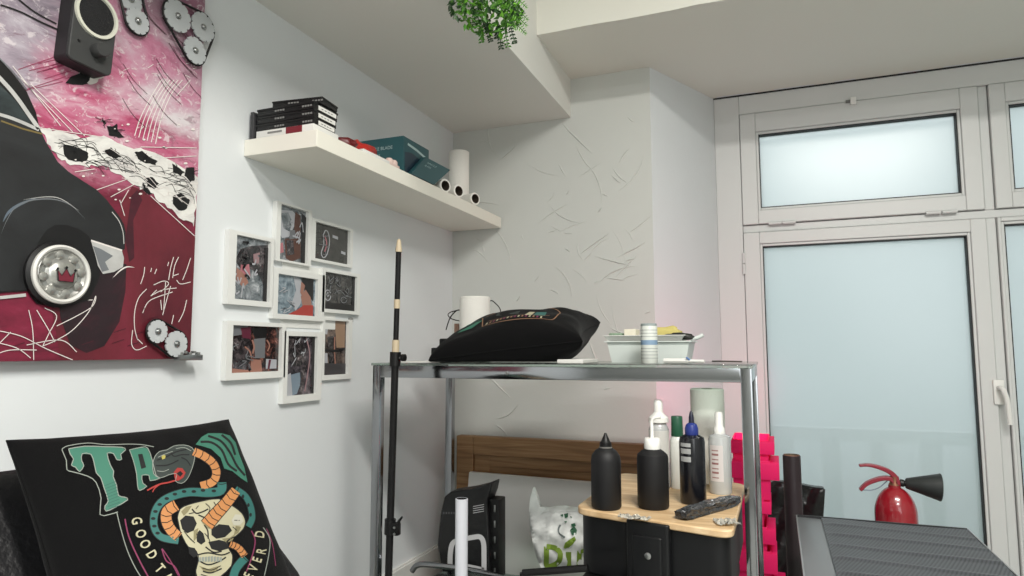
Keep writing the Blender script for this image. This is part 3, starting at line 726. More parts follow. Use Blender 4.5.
# metal gears with black chain behind them
GEAR = mat('gear_grey', (186, 190, 192), .5, noise=(12, .06)); CHAIN = mat('chain_black', (26, 25, 26), .45, .4)
def gear(px, py, rpx, n=10, off=.014):
    c = at_x(px, py, CX + off); dep = (c - EYE).dot(FW); r = rpx * dep / FOC
    mb = MB(); pts = []
    for k in range(n * 10):
        a = 2 * pi * k / (n * 10); ph = (k % 10) / 10
        rr = r * (.86 + .14 * min(1, 1.7 * sin(pi * ph) ** .8)); pts.append(c + V((0, rr * cos(a), rr * sin(a))))
    mb.prism(pts, (-.004, 0, 0), GEAR); g = mb.obj('gear', canvas)
    mb = MB(); mb.lathe([(.0085, 0), (.0085, .0015), (.005, .0018), (.005, .005), (.0035, .006), (.0005, .006)], STEEL, c + V((.0003, 0, 0)), 14, (1, 0, 0))
    mb.obj('screw', g)
    mb = MB(); mb.lathe([(r * .72, 0), (r * .72, -off + .006)], CHAIN, c + V((-.0045, 0, 0)), 20, (1, 0, 0)); mb.obj('gear_backing', g)
    return c, r
G = [gear(178, 16, 16), gear(203.5, 27, 14.5), gear(195.5, 50.5, 13.5), gear(138, 21, 13), gear(131, -1, 13, off=.008), gear(158, 331.5, 11.5), gear(176.8, 344, 13)]
def chain(idx, name='chain'):
    # belt hull round gears
    pts = []
    for i in idx:
        c, r = G[i]
        for k in range(24): a = 2 * pi * k / 24; pts.append((c.y + (r + .001) * cos(a), c.z + (r + .001) * sin(a)))
    pts = sorted(set(pts)); 
    def half(P):
        h = []
        for p in P:
            while len(h) > 1 and (h[-1][0] - h[-2][0]) * (p[1] - h[-2][1]) - (h[-1][1] - h[-2][1]) * (p[0] - h[-2][0]) <= 0: h.pop()
            h.append(p)
        return h[:-1]
    H = half(pts) + half(pts[::-1]); mb = MB()
    P = [V((CX + .010, a, b)) for a, b in H]; P.append(P[0]); mb.tube(P, .003, CHAIN, 6, cap=False)
    mb.obj(name, canvas)
chain((0, 1, 2)); chain((3, 4)); chain((5, 6))
mb = MB(); a = at_x(180, 355, CX + .01); mb.box((CX, a.y - .01, CZ0 - .004), (CX + .02, a.y + .062, CZ0 + .01), STEEL, bev=.002)
for k in range(5): mb.lathe([(.006, 0), (.006, .006), (.001, .006)], STEEL, (CX + .01, a.y + .002 + k * .013, CZ0 + .010 + .003 * (k % 2)), 8)
mb.obj('chain_end', canvas)

# ------------------------------------------------------------------ multi photo frame
FX = XL + .018
FR = mat('frame_white', (226, 227, 224), .4)
fr_root = thing('photo_collage_frame', (XL, 1.7, .95), 'cluster of eight white picture frames with tattoo photographs on left wall', 'picture frame')
def cmat(name, stops, sc, seed, dist=1.5, contrast=1):
    m = mat(name, (60, 60, 60), .18, coat=.4); nt, b = nodes_of(m)
    tc = nt.nodes.new('ShaderNodeTexCoord'); n = nt.nodes.new('ShaderNodeTexNoise'); n.noise_dimensions = '4D'; n.inputs['W'].default_value = seed
    n.inputs['Scale'].default_value = sc; n.inputs['Detail'].default_value = 7; n.inputs['Distortion'].default_value = dist; n.inputs['Roughness'].default_value = .6
    nt.links.new(tc.outputs['Object'], n.inputs['Vector']); r = ramp(nt, stops)
    nt.links.new(n.outputs['Fac'], r.inputs['Fac']); nt.links.new(r.outputs['Color'], b.inputs['Base Color']); return m
DK = [(.35, (20, 18, 20)), (.5, (48, 44, 46)), (.62, (92, 84, 86)), (.72, (190, 182, 184))]
GY = [(.35, (46, 50, 54)), (.48, (100, 106, 110)), (.6, (142, 146, 150)), (.72, (206, 208, 212))]
BR = [(.35, (20, 14, 16)), (.48, (44, 34, 34)), (.58, (98, 62, 56)), (.68, (176, 118, 104))]
FLESH = mat('print_flesh', (156, 112, 98), .3); PINKP = mat('print_pink', (176, 112, 120), .3); REDPR = mat('print_red', (164, 58, 50), .3); WPR = mat('print_white', (172, 174, 180), .3); DKP = mat('print_recess_black', (22, 20, 22), .3); GRP = mat('print_grey', (110, 112, 116), .3); BLUEP = mat('print_steel_blue', (120, 136, 150), .3); BRP = mat('print_brown', (84, 54, 44), .3); MAGP = mat('print_magenta', (92, 36, 54), .3)  # DKP serves black print and the painted recess shade at right edges
def frame(o0, o1, i0, i1, base, extras, back=.0):
    """o0/o1 outer TL/BR pixels, i0/i1 picture TL/BR pixels on the frame's front"""
    fx = FX - back
    a, b, c, d = at_x(*o0, fx), at_x(*o1, fx), at_x(*i0, fx), at_x(*i1, fx)
    y0, y1, z0, z1 = a.y, b.y, b.z, a.z; u0, u1, w0, w1 = c.y, d.y, d.z, c.z
    mb = MB()
    for (p, q, r_, s) in ((y0, u0, z0, z1), (u1, y1, z0, z1), (u0, u1, z0, w0), (u0, u1, w1, z1)): mb.box((XL + .0005, p, r_), (fx, q, s), FR)
    bmesh.ops.remove_doubles(mb.bm, verts=mb.bm.verts[:], dist=1e-6)
    f = mb.obj('picture_frame', fr_root)
    px = fx - .012; mb = MB()
    mb.face([(px, u0, w0), (px, u1, w0), (px, u1, w1), (px, u0, w1)], base)
    fn = lambda n: (lambda u, v: V((px + .0003 * n, u0 + (u1 - u0) * min(max(u, 0), 1), w1 + (w0 - w1) * min(max(v, 0), 1))))
    for k, (kind, pts, m, w) in enumerate(extras):
        if kind == 'p': decal(mb, pts, m, fn(k + 1))
        else: stroke(mb, smooth_path(pts, 5), w, m, fn(k + 1))
    mb.obj('photo_print', f)
K = random.Random(8)
def squig(n, m, w, x0=.1, x1=.9, y0=.1, y1=.9):
    o = []
    for _ in range(n):
        x, y = K.uniform(x0, x1), K.uniform(y0, y1); o.append(('s', [(x, y), (x + K.uniform(-.12, .12), y + K.uniform(-.1, .1)), (x + K.uniform(-.15, .15), y + K.uniform(-.15, .15))], m, w))
    return o
C1 = cmat('print_a', GY, 28, 1); C2 = cmat('print_b', GY, 34, 2.3); C3 = cmat('print_c', [(.3, (44, 44, 42)), (.6, (62, 62, 60)), (.75, (80, 78, 76))], 12, 4); C4 = cmat('print_d', [(.35, (70, 84, 96)), (.5, (112, 128, 138)), (.7, (176, 186, 194))], 30, 5)
C5 = cmat('print_e', [(.35, (28, 28, 30)), (.52, (56, 56, 56)), (.68, (98, 96, 94))], 30, 6); C6 = cmat('print_f', BR, 30, 7); C7 = cmat('print_g', [(.35, (26, 24, 28)), (.5, (66, 60, 66)), (.66, (120, 112, 118))], 26, 8); C8 = cmat('print_h', [(.35, (30, 24, 26)), (.5, (70, 58, 54)), (.66, (130, 112, 102))], 24, 9)
D1 = cmat('print_i', DK, 40, 11)
frame((230, 229), (272.3, 307.5), (237.2, 234.5), (269.5, 302), C1, [('p', [(.05, .4), (.2, .2), (.5, .12), (1, .05), (1, .9), (.8, .6), (.55, .5), (.2, .5)], D1, 0), ('p', [(.22, .45), (.45, .42), (.5, .62), (.3, .64), (.2, .58)], PINKP, 0), ('p', [(.1, .5), (.35, .6), (.45, .72), (.3, .8), (.1, .7)], FLESH, 0), ('p', [(.9, .1), (1, .1), (1, 1), (.88, 1)], DKP, 0), ('p', [(.55, .25), (.75, .2), (.72, .38), (.58, .4)], mat('print_mauve', (150, 120, 124), .3), 0)] + squig(9, WPR, .03, .05, .7) + squig(6, DKP, .035, .1, .8))  # full-height dark strip at right: recess shade painted into the print
frame((277.5, 200.5), (311, 266.5), (281.6, 203.8), (307.5, 264), C2, [('p', [(.0, .1), (.5, .05), (.62, .1), (.6, .3), (.4, .55), (.15, .6), (0, .45)], WPR, 0), ('p', [(.08, .15), (.35, .1), (.5, .25), (.42, .45), (.2, .42)], C1, 0), ('p', [(.6, .05), (.8, .1), (.84, .9), (.5, 1), (.3, .95), (.25, .6), (.55, .55)], BRP, 0), ('p', [(.3, .62), (.55, .6), (.6, .85), (.35, .9)], D1, 0), ('p', [(0, .72), (.18, .68), (.22, .85), (.05, .9)], PINKP, 0), ('p', [(.84, .05), (1, .1), (1, 1), (.84, 1)], DKP, 0), ('p', [(.42, .42), (.6, .4), (.62, .55), (.4, .6)], GRP, 0)] + squig(6, WPR, .03, .5, .8, .2, .8))  # right-hand dark strip paints the shade of the frame's recess
frame((312.5, 217.5), (352.5, 268), (316.2, 221.5), (350, 265), C3, [('s', [(.28, .3), (.34, .15), (.42, .2), (.46, .45), (.4, .8), (.3, .92), (.24, .8), (.3, .55), (.28, .3)], WPR, .025), ('s', [(.32, .3), (.38, .5), (.33, .75)], PINKP, .03), ('p', [(.54, .22), (.7, .24), (.7, .32), (.54, .3)], WPR, 0), ('p', [(.8, .62), (.93, .64), (.93, .72), (.8, .7)], WPR, 0)] + squig(5, GRP, .02, .26, .46, .2, .85))
frame((274.5, 267), (324, 321.5), (278.8, 273.5), (317.5, 316.5), C4, [('p', [(.62, 0), (.95, .0), (.95, .6), (.72, .35)], DKP, 0), ('p', [(.42, 0), (.6, .05), (.7, .25), (.62, .7), (.5, .88), (.4, .7), (.5, .35)], WPR, 0), ('p', [(.62, .5), (.74, .3), (.88, .5), (.92, .75), (.68, .78)], FLESH, 0), ('p', [(.3, 1), (.55, .85), (.7, .72), (.95, .7), (.95, 1)], REDPR, 0), ('p', [(.62, .1), (.72, .2), (.66, .5), (.6, .4)], FLESH, 0)] + squig(8, WPR, .02, .05, .4))
frame((323, 267.5), (359.8, 315), (325.8, 271.5), (356.8, 311.5), C5, [('s', circ(.16, .62, .09, .14, 12), WPR, .025), ('s', circ(.16, .6, .03, .05, 8), WPR, .02), ('s', circ(.65, .7, .09, .08, 12), GRP, .025), ('s', [(.35, .55), (.5, .45), (.62, .5), (.7, .6)], GRP, .02), ('p', [(0, .8), (.93, .82), (.93, 1), (0, 1)], DKP, 0), ('p', [(.92, 0), (1, 0), (1, 1), (.92, 1)], DKP, 0)] + squig(10, GRP, .018, .1, .85, .1, .6))  # dark right edge is painted recess shade
frame((227.5, 320.5), (285, 377.3), (233.5, 325), (281.2, 371), C6, [('p', [(0, .0), (.35, .0), (.3, .18), (.0, .24)], GRP, 0), ('p', [(.2, .05), (.4, .02), (.4, .3), (.25, .3)], MAGP, 0), ('p', [(.0, .35), (.15, .25), (.38, .28), (.48, .6), (.3, .95), (.08, .92)], D1, 0), ('p', [(.46, .28), (.7, .25), (.7, .7), (.5, .7)], GRP, 0), ('p', [(.4, .05), (.72, .02), (.72, .24), (.48, .26)], DKP, 0), ('p', [(.42, .72), (.62, .74), (.65, 1), (.4, 1)], FLESH, 0), ('p', [(.72, .72), (.95, .74), (.95, .94), (.72, .94)], WPR, 0), ('p', [(.78, .74), (.83, .74), (.8, .94), (.76, .94)], MAGP, 0), ('s', [(.28, .45), (.38, .55), (.42, .7)], FLESH, .03), ('s', [(.42, .3), (.46, .45), (.44, .6)], FLESH, .035), ('s', [(.72, .3), (.78, .42), (.74, .55)], FLESH, .03), ('p', [(.0, .9), (.35, .95), (.4, 1), (0, 1)], FLESH, 0)] + squig(6, GRP, .02, .02, .4, .35, .9))
frame((284.8, 331), (321.2, 399.8), (288.7, 335.8), (316.3, 393.5), C7, [('p', [(.14, .05), (.5, .03), (.66, .2), (.66, .45), (.5, .52), (.25, .5), (.12, .3)], D1, 0), ('p', [(0, .68), (.2, .62), (.28, 1), (0, 1)], WPR, 0), ('p', [(.2, .65), (.5, .62), (.55, .8), (.42, .98), (.28, 1)], BLUEP, 0), ('p', [(.55, .5), (.7, .5), (.6, 1), (.5, 1)], D1, 0), ('p', [(.9, .0), (1, 0), (1, 1), (.9, 1)], DKP, 0), ('s', [(.68, .02), (.82, .3), (.78, .6), (.68, .95)], mat('print_mauve', (0, 0, 0)), .04)] + squig(7, WPR, .02, .15, .6, .05, .5))  # black right margin is painted shade from inside the frame
frame((323.5, 318), (351.5, 378.5), (325.5, 320), (348, 374), C8, [('p', [(.5, 0), (.95, 0), (.95, .5), (.6, .5)], mat('print_tan', (150, 122, 100), .3), 0), ('p', [(.0, .1), (.22, .15), (.2, .26), (0, .24)], WPR, 0), ('p', [(.2, .3), (.5, .28), (.56, .6), (.5, .8), (.3, .82)], D1, 0), ('p', [(0, .6), (.22, .6), (.24, .78), (0, .78)], WPR, 0), ('p', [(0, .78), (1, .8), (1, 1), (0, 1)], mat('print_dark_grey', (62, 60, 62), .3), 0), ('s', [(.5, .3), (.5, .55), (.55, .8)], FLESH, .05), ('s', [(0, .54), (.5, .56), (.95, .52)], DKP, .05)], back=.004)
# light metal clip under the right frames
mb = MB(); a = at_x(351.8, 320, FX - .01); mb.box((XL + .001, a.y - .012, a.z - .008), (FX - .008, a.y + .006, a.z + .008), mat('clip_grey', (140, 140, 138), .5), bev=.001); mb.obj('hanging_clip', fr_root)
# back web joining the frames to one cluster
mb = MB(); a = at_x(284, 262, XL + .008); b = at_x(345, 330, XL + .008); mb.box((XL + .0005, a.y, b.z), (XL + .0035, b.y - .05, a.z), FR); mb.obj('backing_web', fr_root)

# ------------------------------------------------------------------ cushions
FAB = mat('black_fabric', (9, 9, 10), .9, spec=.12, sheen=.05, bump=(420, .15, 2))
class Pillow:
    """square pillow: plane through c with unit axes U, W (up the pillow), normal N"""
    def __init__(s, c, U, W, hu, hw, H, pinch=.06, seed=1, Hb=None, floor=None, e=.42):
        s.e = e
        s.c, s.U, s.W = V(c), V(U).normalized(), V(W).normalized(); s.N = s.U.cross(s.W).normalized()
        s.hu, s.hw, s.H, s.k, s.Hb, s.floor = hu, hw, H, pinch, Hb or H, floor
        r = random.Random(seed); s.ph = [r.uniform(0, 6) for _ in range(8)]
    def h(s, u, w):
        u, w = max(-1, min(1, u)), max(-1, min(1, w))
        e = ((1 - u * u) * (1 - w * w)); base = max(e, 0) ** s.e
        wr = .05 * sin(5 * u + 3 * w + s.ph[0]) + .035 * sin(9 * w - 4 * u + s.ph[1]) + .02 * sin(17 * u * w + s.ph[2] + 6 * u)
        # gathers running in from the corners
        for a, (cu, cw) in enumerate(((1, 1), (-1, 1), (1, -1), (-1, -1))):
            d = sqrt((u - cu) ** 2 + (w - cw) ** 2); an = math.atan2(w - cw, u - cu); wr += .045 * math.exp(-d * 2.6) * sin(9 * an + s.ph[3 + a])
        return base * (1 + wr)
    def xy(s, u, w):
        return u * s.hu * (1 - s.k * (1 - w * w)), w * s.hw * (1 - s.k * (1 - u * u))
    def pt(s, u, w, side=1, off=0):
        x, y = s.xy(u, w); p = s.c + s.U * x + s.W * y + s.N * (side * s.h(u, w) * (s.H if side > 0 else s.Hb) + off)
        if s.floor is not None and p.z < s.floor: p.z = s.floor
        return p
    def uw(s, x, y):
        u, w = x / s.hu, y / s.hw
        for _ in range(6):
            u = x / (s.hu * (1 - s.k * (1 - min(1, w * w)))); w = y / (s.hw * (1 - s.k * (1 - min(1, u * u))))
        return u, w
    def from_px(s, off):
        def f(px, py):
            h = s.H * .7; r = ray(px, py)
            for _ in range(14):
                p = EYE + r * ((s.c + s.N * h - EYE).dot(s.N) / r.dot(s.N)); d = p - s.c
                u, w = s.uw(d.dot(s.U), d.dot(s.W)); u = max(-.97, min(.97, u)); w = max(-.97, min(.97, w))
                h = h * .4 + .6 * s.h(u, w) * s.H
            return s.pt(u, w, 1, off)
        return f
    def mesh(s, name, parent, n=44):
        mb = MB(); g = {}
        for side in (1, -1):
            for i in range(n + 1):
                for j in range(n + 1):
                    u = -cos(pi * i / n); w = -cos(pi * j / n)
                    if side < 0 and (i in (0, n) or j in (0, n)): g[side, i, j] = g[1, i, j]; continue
                    g[side, i, j] = mb.bm.verts.new(s.pt(u, w, side))
            k = mb.mi(FAB)
            for i in range(n):
                for j in range(n):
                    q = [g[side, i, j], g[side, i + 1, j], g[side, i + 1, j + 1], g[side, i, j + 1]]
                    try: f = mb.bm.faces.new(q if side > 0 else q[::-1]); f.material_index = k; f.smooth = True
                    except ValueError: pass
        o = mb.obj(name, parent, sharp=75)
        m2 = MB(); per = [(-1 + 2 * k / 24, -1) for k in range(24)] + [(1, -1 + 2 * k / 24) for k in range(24)] + [(1 - 2 * k / 24, 1) for k in range(24)] + [(-1, 1 - 2 * k / 24) for k in range(25)]
        m2.tube([s.pt(u, w, 1) for u, w in per], .0022, FAB, 6, cap=False); m2.obj('seam', parent)
        return o
TLc = EYE + ray(7, 441) * 1.07; TRc = EYE + ray(228, 420) * (1.07 * 1.38)
tU = (TRc - TLc); CL = tU.length; tU.normalize()
hz_ = tU.cross(V((0, 0, 1))).normalized()
if hz_.x < 0: hz_ = -hz_
dn = V((0, 0, -1)); dn = (dn - tU * dn.dot(tU)).normalized(); dv = dn * cos(radians(32)) + hz_ * sin(radians(32))
print('cushion', TLc, TRc, CL, tU, dv)
root = thing('throw_cushion', TLc + tU * CL / 2 + dv * CL, 'black square cushion printed with snake and skull, leaning on black chair by left wall', 'cushion')
pl = Pillow(TLc + tU * CL / 2 + dv * CL / 2, tU, -dv, CL / 2, CL / 2, .062, .045, 3)
if pl.N.x < 0: print('normal flipped')
pl.mesh('cushion_cover', root)
PG = mat('ink_green', (53, 110, 92), .7); PGD = mat('ink_dark_green', (34, 82, 76), .7); PTL = mat('ink_teal', (44, 101, 96), .7); POR = mat('ink_orange', (184, 125, 75), .7); PCR = mat('ink_cream', (177, 172, 144), .7); PK = mat('ink_black', (16, 16, 18), .8); PGW = mat('ink_pale_grey', (135, 141, 134), .7); PMG = mat('ink_magenta', (118, 42, 78), .7); PRD = mat('ink_red', (153, 48, 44), .7); PYL = mat('ink_yellow', (168, 159, 82), .7); PHD = mat('ink_charcoal', (46, 54, 52), .7); PTN = mat('ink_tan', (137, 103, 79), .7)
za = lambda P: [(x / 3.69 + 60, y / 3.69 + 420) for x, y in P]
zb = lambda P: [(x / 3.694 + 140, y / 3.694 + 420) for x, y in P]
mb = MB(); F = [pl.from_px(.0008 + .00035 * k) for k in range(6)]
def D(pts, m, k): decal(mb, pts, m, F[k], 9)
def S(pts, w, m, k, cl=False, sm=4): stroke(mb, smooth_path(pts + ([pts[0]] if cl else []), sm), w, m, F[k])
T = za([(30, 108), (90, 98), (160, 100), (226, 102), (240, 112), (222, 128), (226, 146), (208, 148), (196, 126), (172, 124), (184, 168), (196, 190), (194, 210), (206, 240), (214, 280), (236, 286), (248, 296), (204, 322), (168, 338), (164, 318), (176, 300), (160, 250), (148, 214), (132, 196), (124, 160), (112, 128), (80, 126), (78, 152), (86, 170), (70, 192), (56, 176), (40, 168), (48, 146), (36, 128)])
D(T, PG, 1); S(T, .9, PGW, 2, True, 2)
S(za([(12, 104), (30, 96), (100, 86), (170, 92), (250, 90), (300, 92), (345, 100)]), .8, PGW, 1)
S(za([(12, 104), (6, 112), (22, 150), (24, 184), (44, 192), (100, 208), (132, 232), (150, 290), (146, 350), (180, 350), (212, 340)]), .9, PGW, 1, sm=2)
for k in range(9):
    y = 236 + k * 11; S(za([(164 + k * 1.5, y + 8), (204 + k * 2, y - 8)]), .5, PGD, 3, sm=1)
A = za([(254, 112), (300, 102), (322, 106), (338, 150), (352, 206), (366, 216), (330, 226), (326, 206), (300, 206), (304, 236), (318, 246), (292, 262), (284, 246), (280, 200), (268, 150)])
D(A, PG, 1); D(za([(286, 128), (302, 126), (316, 176), (298, 182)]), PK, 2); S(A, .8, PGW, 3, True, 2)
# right-hand green lettering behind the snake
Gr = zb([(204, 92), (226, 64), (250, 50), (300, 50), (330, 58), (352, 84), (364, 124), (384, 176), (396, 232), (372, 216), (340, 190), (310, 180), (296, 140), (262, 108), (230, 98)])
D(Gr, PG, 1)
for a in ([(222, 82), (262, 84), (300, 112), (324, 164), (356, 190)], [(250, 60), (296, 78), (330, 120), (356, 170), (386, 206)], [(300, 56), (334, 86), (350, 130)]): S(zb(a), 2.2, PK, 2)
# snake head
H = zb([(44, 166), (52, 138), (70, 118), (98, 112), (122, 98), (160, 94), (190, 104), (200, 128), (196, 160), (184, 196), (170, 222), (150, 236), (128, 226), (134, 200), (104, 204), (72, 216), (48, 200)])
D(H, PHD, 2); S(H, .7, PGW, 3, True, 2)
for a in ([(60, 150), (90, 140), (130, 120), (170, 110)], [(56, 170), (100, 168), (140, 150)], [(110, 120), (124, 136), (150, 130), (180, 130)], [(150, 140), (170, 150), (184, 170)]): S(zb(a), 1.1, PK, 3)
for a in ([(64, 140), (90, 128), (118, 118)], [(130, 108), (160, 104), (186, 116)], [(60, 190), (84, 192), (104, 184)]): S(zb(a), .7, PGW, 4)
D(zb([(76, 138), (84, 130), (92, 134), (90, 144), (80, 148)]), PYL, 4)
D(zb([(122, 196), (136, 178), (154, 180), (166, 196), (158, 214), (140, 226), (126, 218)]), PRD, 3); D(zb([(132, 200), (146, 190), (156, 200), (146, 212)]), PK, 4)
S(zb([(138, 222), (104, 232), (74, 238), (50, 248), (24, 262)]), 1.5, PRD, 3); S(zb([(70, 240), (52, 254), (44, 268)]), 1.1, PRD, 3)
def band(path, w0, w1, m, k):
    P = smooth_path(path, 5); n = len(P); A_, B_ = [], []
    for i, p in enumerate(P):
        t = (P[min(i + 1, n - 1)] - P[max(i - 1, 0)]).normalized(); q = V((-t.y, t.x)); ww = (w0 + (w1 - w0) * i / (n - 1)) / 2; A_.append(p + q * ww); B_.append(p - q * ww)
    i_ = mb.mi(m); va = [[mb.bm.verts.new(F[k](*(A_[i].lerp(B_[i], j / 3)))) for j in range(4)] for i in range(n)]
    for a, b in zip(va, va[1:]):
        for j in range(3): f = mb.bm.faces.new((a[j], a[j + 1], b[j + 1], b[j])); f.material_index = i_
    return A_, B_
def snake(path, w0, w1, colour, k, step=3, line=PK, lw=.8):
    band(path, w0 + 1.6, w1 + 1.6, line, k); a, b = band(path, w0, w1, colour, k + 1)
    for i in range(1, len(a) - 1, step): stroke(mb, [a[i], (a[i] + b[i]) / 2 + (a[min(i + 1, len(a) - 1)] - a[i]) * .5, b[i]], lw, line, F[k + 2])
V2 = lambda P: [V(p) for p in P]
# skull
SK = zb([(136, 362), (146, 330), (176, 314), (230, 300), (290, 292), (340, 318), (376, 346), (388, 376), (380, 404), (350, 432), (322, 446), (328, 480), (340, 500), (336, 540), (300, 576), (276, 590), (214, 592), (204, 556), (214, 520), (206, 486), (176, 470), (158, 440), (146, 410)])
D(SK, PCR, 1); S(SK, 1.1, PK, 2, True, 2)
PSH = mat('ink_ochre', (129, 122, 91), .7)
for c in ([(150, 340), (168, 322), (190, 318), (176, 340), (160, 356)], [(222, 372), (244, 366), (262, 380), (256, 404), (240, 398)], [(196, 410), (214, 400), (206, 440), (196, 450)], [(300, 440), (330, 436), (352, 420), (340, 446), (318, 456)], [(216, 540), (250, 552), (290, 540), (280, 560), (240, 566)], [(352, 392), (372, 396), (362, 418), (344, 428)]): D(zb(c), PSH, 2)
for a in ([(240, 310), (256, 326), (250, 346)], [(270, 304), (280, 320)], [(160, 412), (180, 436), (200, 456)], [(170, 426), (188, 446)], [(340, 396), (356, 410)], [(346, 372), (366, 372)], [(300, 464), (316, 470)], [(228, 548), (262, 556), (296, 540)], [(222, 572), (250, 580)], [(236, 420), (250, 436), (256, 452)], [(204, 330), (214, 318)], [(178, 348), (196, 344)]): S(zb(a), .8, PK, 3)
for c in ([(146, 372), (166, 354), (196, 358), (208, 384), (196, 410), (172, 420), (154, 404)], [(262, 404), (290, 386), (326, 390), (338, 410), (312, 434), (280, 440), (262, 426)], [(206, 422), (218, 408), (232, 420), (240, 450), (224, 462), (208, 450)], [(176, 470), (200, 474), (214, 500), (196, 510), (180, 496)], [(250, 452), (290, 444), (322, 452), (326, 476), (290, 486), (262, 478)]): D(zb(c), PK, 2)
for a in ([(190, 330), (206, 346), (230, 340), (250, 330)], [(214, 352), (240, 362), (262, 356)], [(236, 390), (248, 410), (250, 440)], [(240, 470), (270, 490), (300, 486)], [(330, 440), (310, 462)], [(210, 500), (250, 492), (300, 500), (330, 490)], [(214, 520), (250, 536), (290, 524), (316, 508)], [(230, 560), (260, 566), (300, 550)]): S(zb(a), 1.4, PK, 2)
for k in range(8): D(zb([(214 + k * 11, 506 + abs(4 - k)), (223 + k * 11, 504 + abs(4 - k)), (223 + k * 11, 524), (215 + k * 11, 526)]), PGW, 3)
D(zb([(336, 372), (350, 350), (372, 352), (380, 376), (366, 390), (344, 390)]), mat('ink_white', (184, 182, 168), .7), 3)
# coils
snake(V2(zb([(300, 232), (296, 262), (250, 270), (180, 268), (120, 282), (76, 306), (52, 346), (50, 396), (76, 434), (140, 448)])), 9, 6.5, PTL, 2, 999)
for x, y in ((270, 264), (230, 262), (196, 266), (160, 266), (126, 276), (96, 292), (70, 314), (54, 340), (46, 366), (50, 394), (62, 420)): D(circ(*zb([(x, y)])[0], 2.4, 1.5, 8, .4), PK, 4)
snake(V2(zb([(132, 316), (98, 340), (96, 376), (114, 410), (140, 434)])), 11, 10, POR, 2, 3)
snake(V2(zb([(196, 118), (232, 134), (266, 160), (280, 196), (266, 230), (222, 246)])), 8, 8, POR, 2, 3)
snake(V2(zb([(352, 262), (316, 308), (276, 352), (244, 390)])), 10, 13, POR, 3, 2)
snake(V2(zb([(350, 256), (386, 282), (406, 320), (412, 364), (398, 396)])), 6, 6, PTL, 2, 999)
for x, y in ((378, 284), (398, 316), (406, 352)): D(circ(*zb([(x, y)])[0], 1.3, 2, 8), PK, 4)
snake(V2(zb([(330, 460), (360, 474), (384, 504)])), 6, 7, POR, 3, 2)
snake(V2(zb([(388, 510), (368, 530), (350, 556), (340, 590)])), 8, 8, PTL, 2, 999)
# badge lines
S(za([(208, 342), (222, 400), (246, 480), (276, 546), (310, 600)]), .9, PGW, 1); S(za([(238, 366), (252, 430), (282, 500), (322, 576), (340, 600)]), 1.4, PMG, 1)
S(za([(374, 476), (390, 520), (420, 540), (440, 576)]), 1.2, PMG, 1); S(zb([(80, 476), (110, 520), (140, 576)]), 1.0, PMG, 1)
S(zb([(454, 398), (478, 440), (474, 500), (458, 576)]), .9, PGW, 1); S(zb([(410, 410), (424, 446), (414, 500), (392, 560)]), 1.2, PMG, 1); S(zb([(466, 402), (488, 460), (500, 540)]), .8, PMG, 1)
def letter(ch, px, py, ang, h, m, k=2, wd=.72, again=True):
    if again:
        letter(ch, px + .55, py + .1, ang, h, m, k + 1, wd, False)
    vs, fs = text_tris(ch); w = text_width(ch); c, s_ = cos(radians(ang)), sin(radians(ang)); vv = []
    for v in vs:
        x, y = (v.x - w / 2) * h * wd, (v.y - .5) * h
        vv.append(mb.bm.verts.new(F[k](px + x * c + y * s_, py + x * s_ - y * c)))
    i = mb.mi(m)
    for f in fs:
        try: g = mb.bm.faces.new([vv[q] for q in f]); g.material_index = i
        except ValueError: pass
for ch, x, y, a in (('G', 281, 372, 78), ('O', 296, 420, 72), ('O', 312, 458, 66), ('D', 336, 497, 60), ('T', 366, 548, 50), ('A', 396, 582, 44)):
    letter(ch, x / 3.69 + 60, y / 3.69 + 420, a, 10.4, PCR)
for ch, x, y, a in (('V', 414, 548, -68), ('E', 428, 518, -72), ('R', 444, 486, -78), ('D', 438, 424, -80), ('E', 396, 576, -62)):
    letter(ch, x / 3.694 + 140, y / 3.694 + 420, a, 9.6, PCR)
mb.norecalc = True
mb.obj('printed_design', root)

# chair behind the cushion
LEATH = mat('black_leather', (26, 26, 28), .42, bump=(90, .25, 4))
ch = thing('salon_chair', (TLc.x + .2, (TLc.y + TRc.y) / 2, 0), 'black upholstered chair behind the snake cushion at left wall', 'chair')
bc = pl.c - pl.N * .115 + tU * .0
def slab(mb, c, U, W, N, hu, hw, th, m, r=.05, n=6):
    pts = [c + U * (a - hu) + W * (b - hw) for a, b in rrect(2 * hu, 2 * hw, r, n)]
    mb.prism([p - N * th / 2 for p in pts], N * th, m)
mb = MB(); hw0 = CL / 2
prof = [(-hw0 + .02, hw0 - .012), (-hw0 - .005, hw0 - .02), (-hw0 - .028, hw0 - .045), (-hw0 - .04, hw0 - .09), (-hw0 - .05, -hw0 - .05), (hw0 + .13, -hw0 - .05), (hw0 + .115, -hw0 + .1), (hw0 + .06, .03), (hw0 - .01, .07), (hw0 - .04, hw0 - .05), (hw0 - .08, hw0 - .012)]
mb.prism([bc + tU * a_ + pl.W * b_ - pl.N * .0375 for a_, b_ in prof], pl.N * .075, LEATH)
mb.obj('backrest', ch, bevel=.012)
sc_ = pl.c - pl.W * (CL / 2)
sy0, sy1 = TLc.y - .01, TRc.y - .01
mb = MB(); mb.box((sc_.x - .16, sy0, .36), (sc_.x + .34, sy1, .455), LEATH, bev=.02); mb.obj('seat', ch)
mb = MB(); mb.lathe([(.11, .0), (.11, .02), (.03, .035), (.03, .36)], CHROME, (sc_.x + .08, (sy0 + sy1) / 2, 0), 24); mb.obj('pedestal', ch)

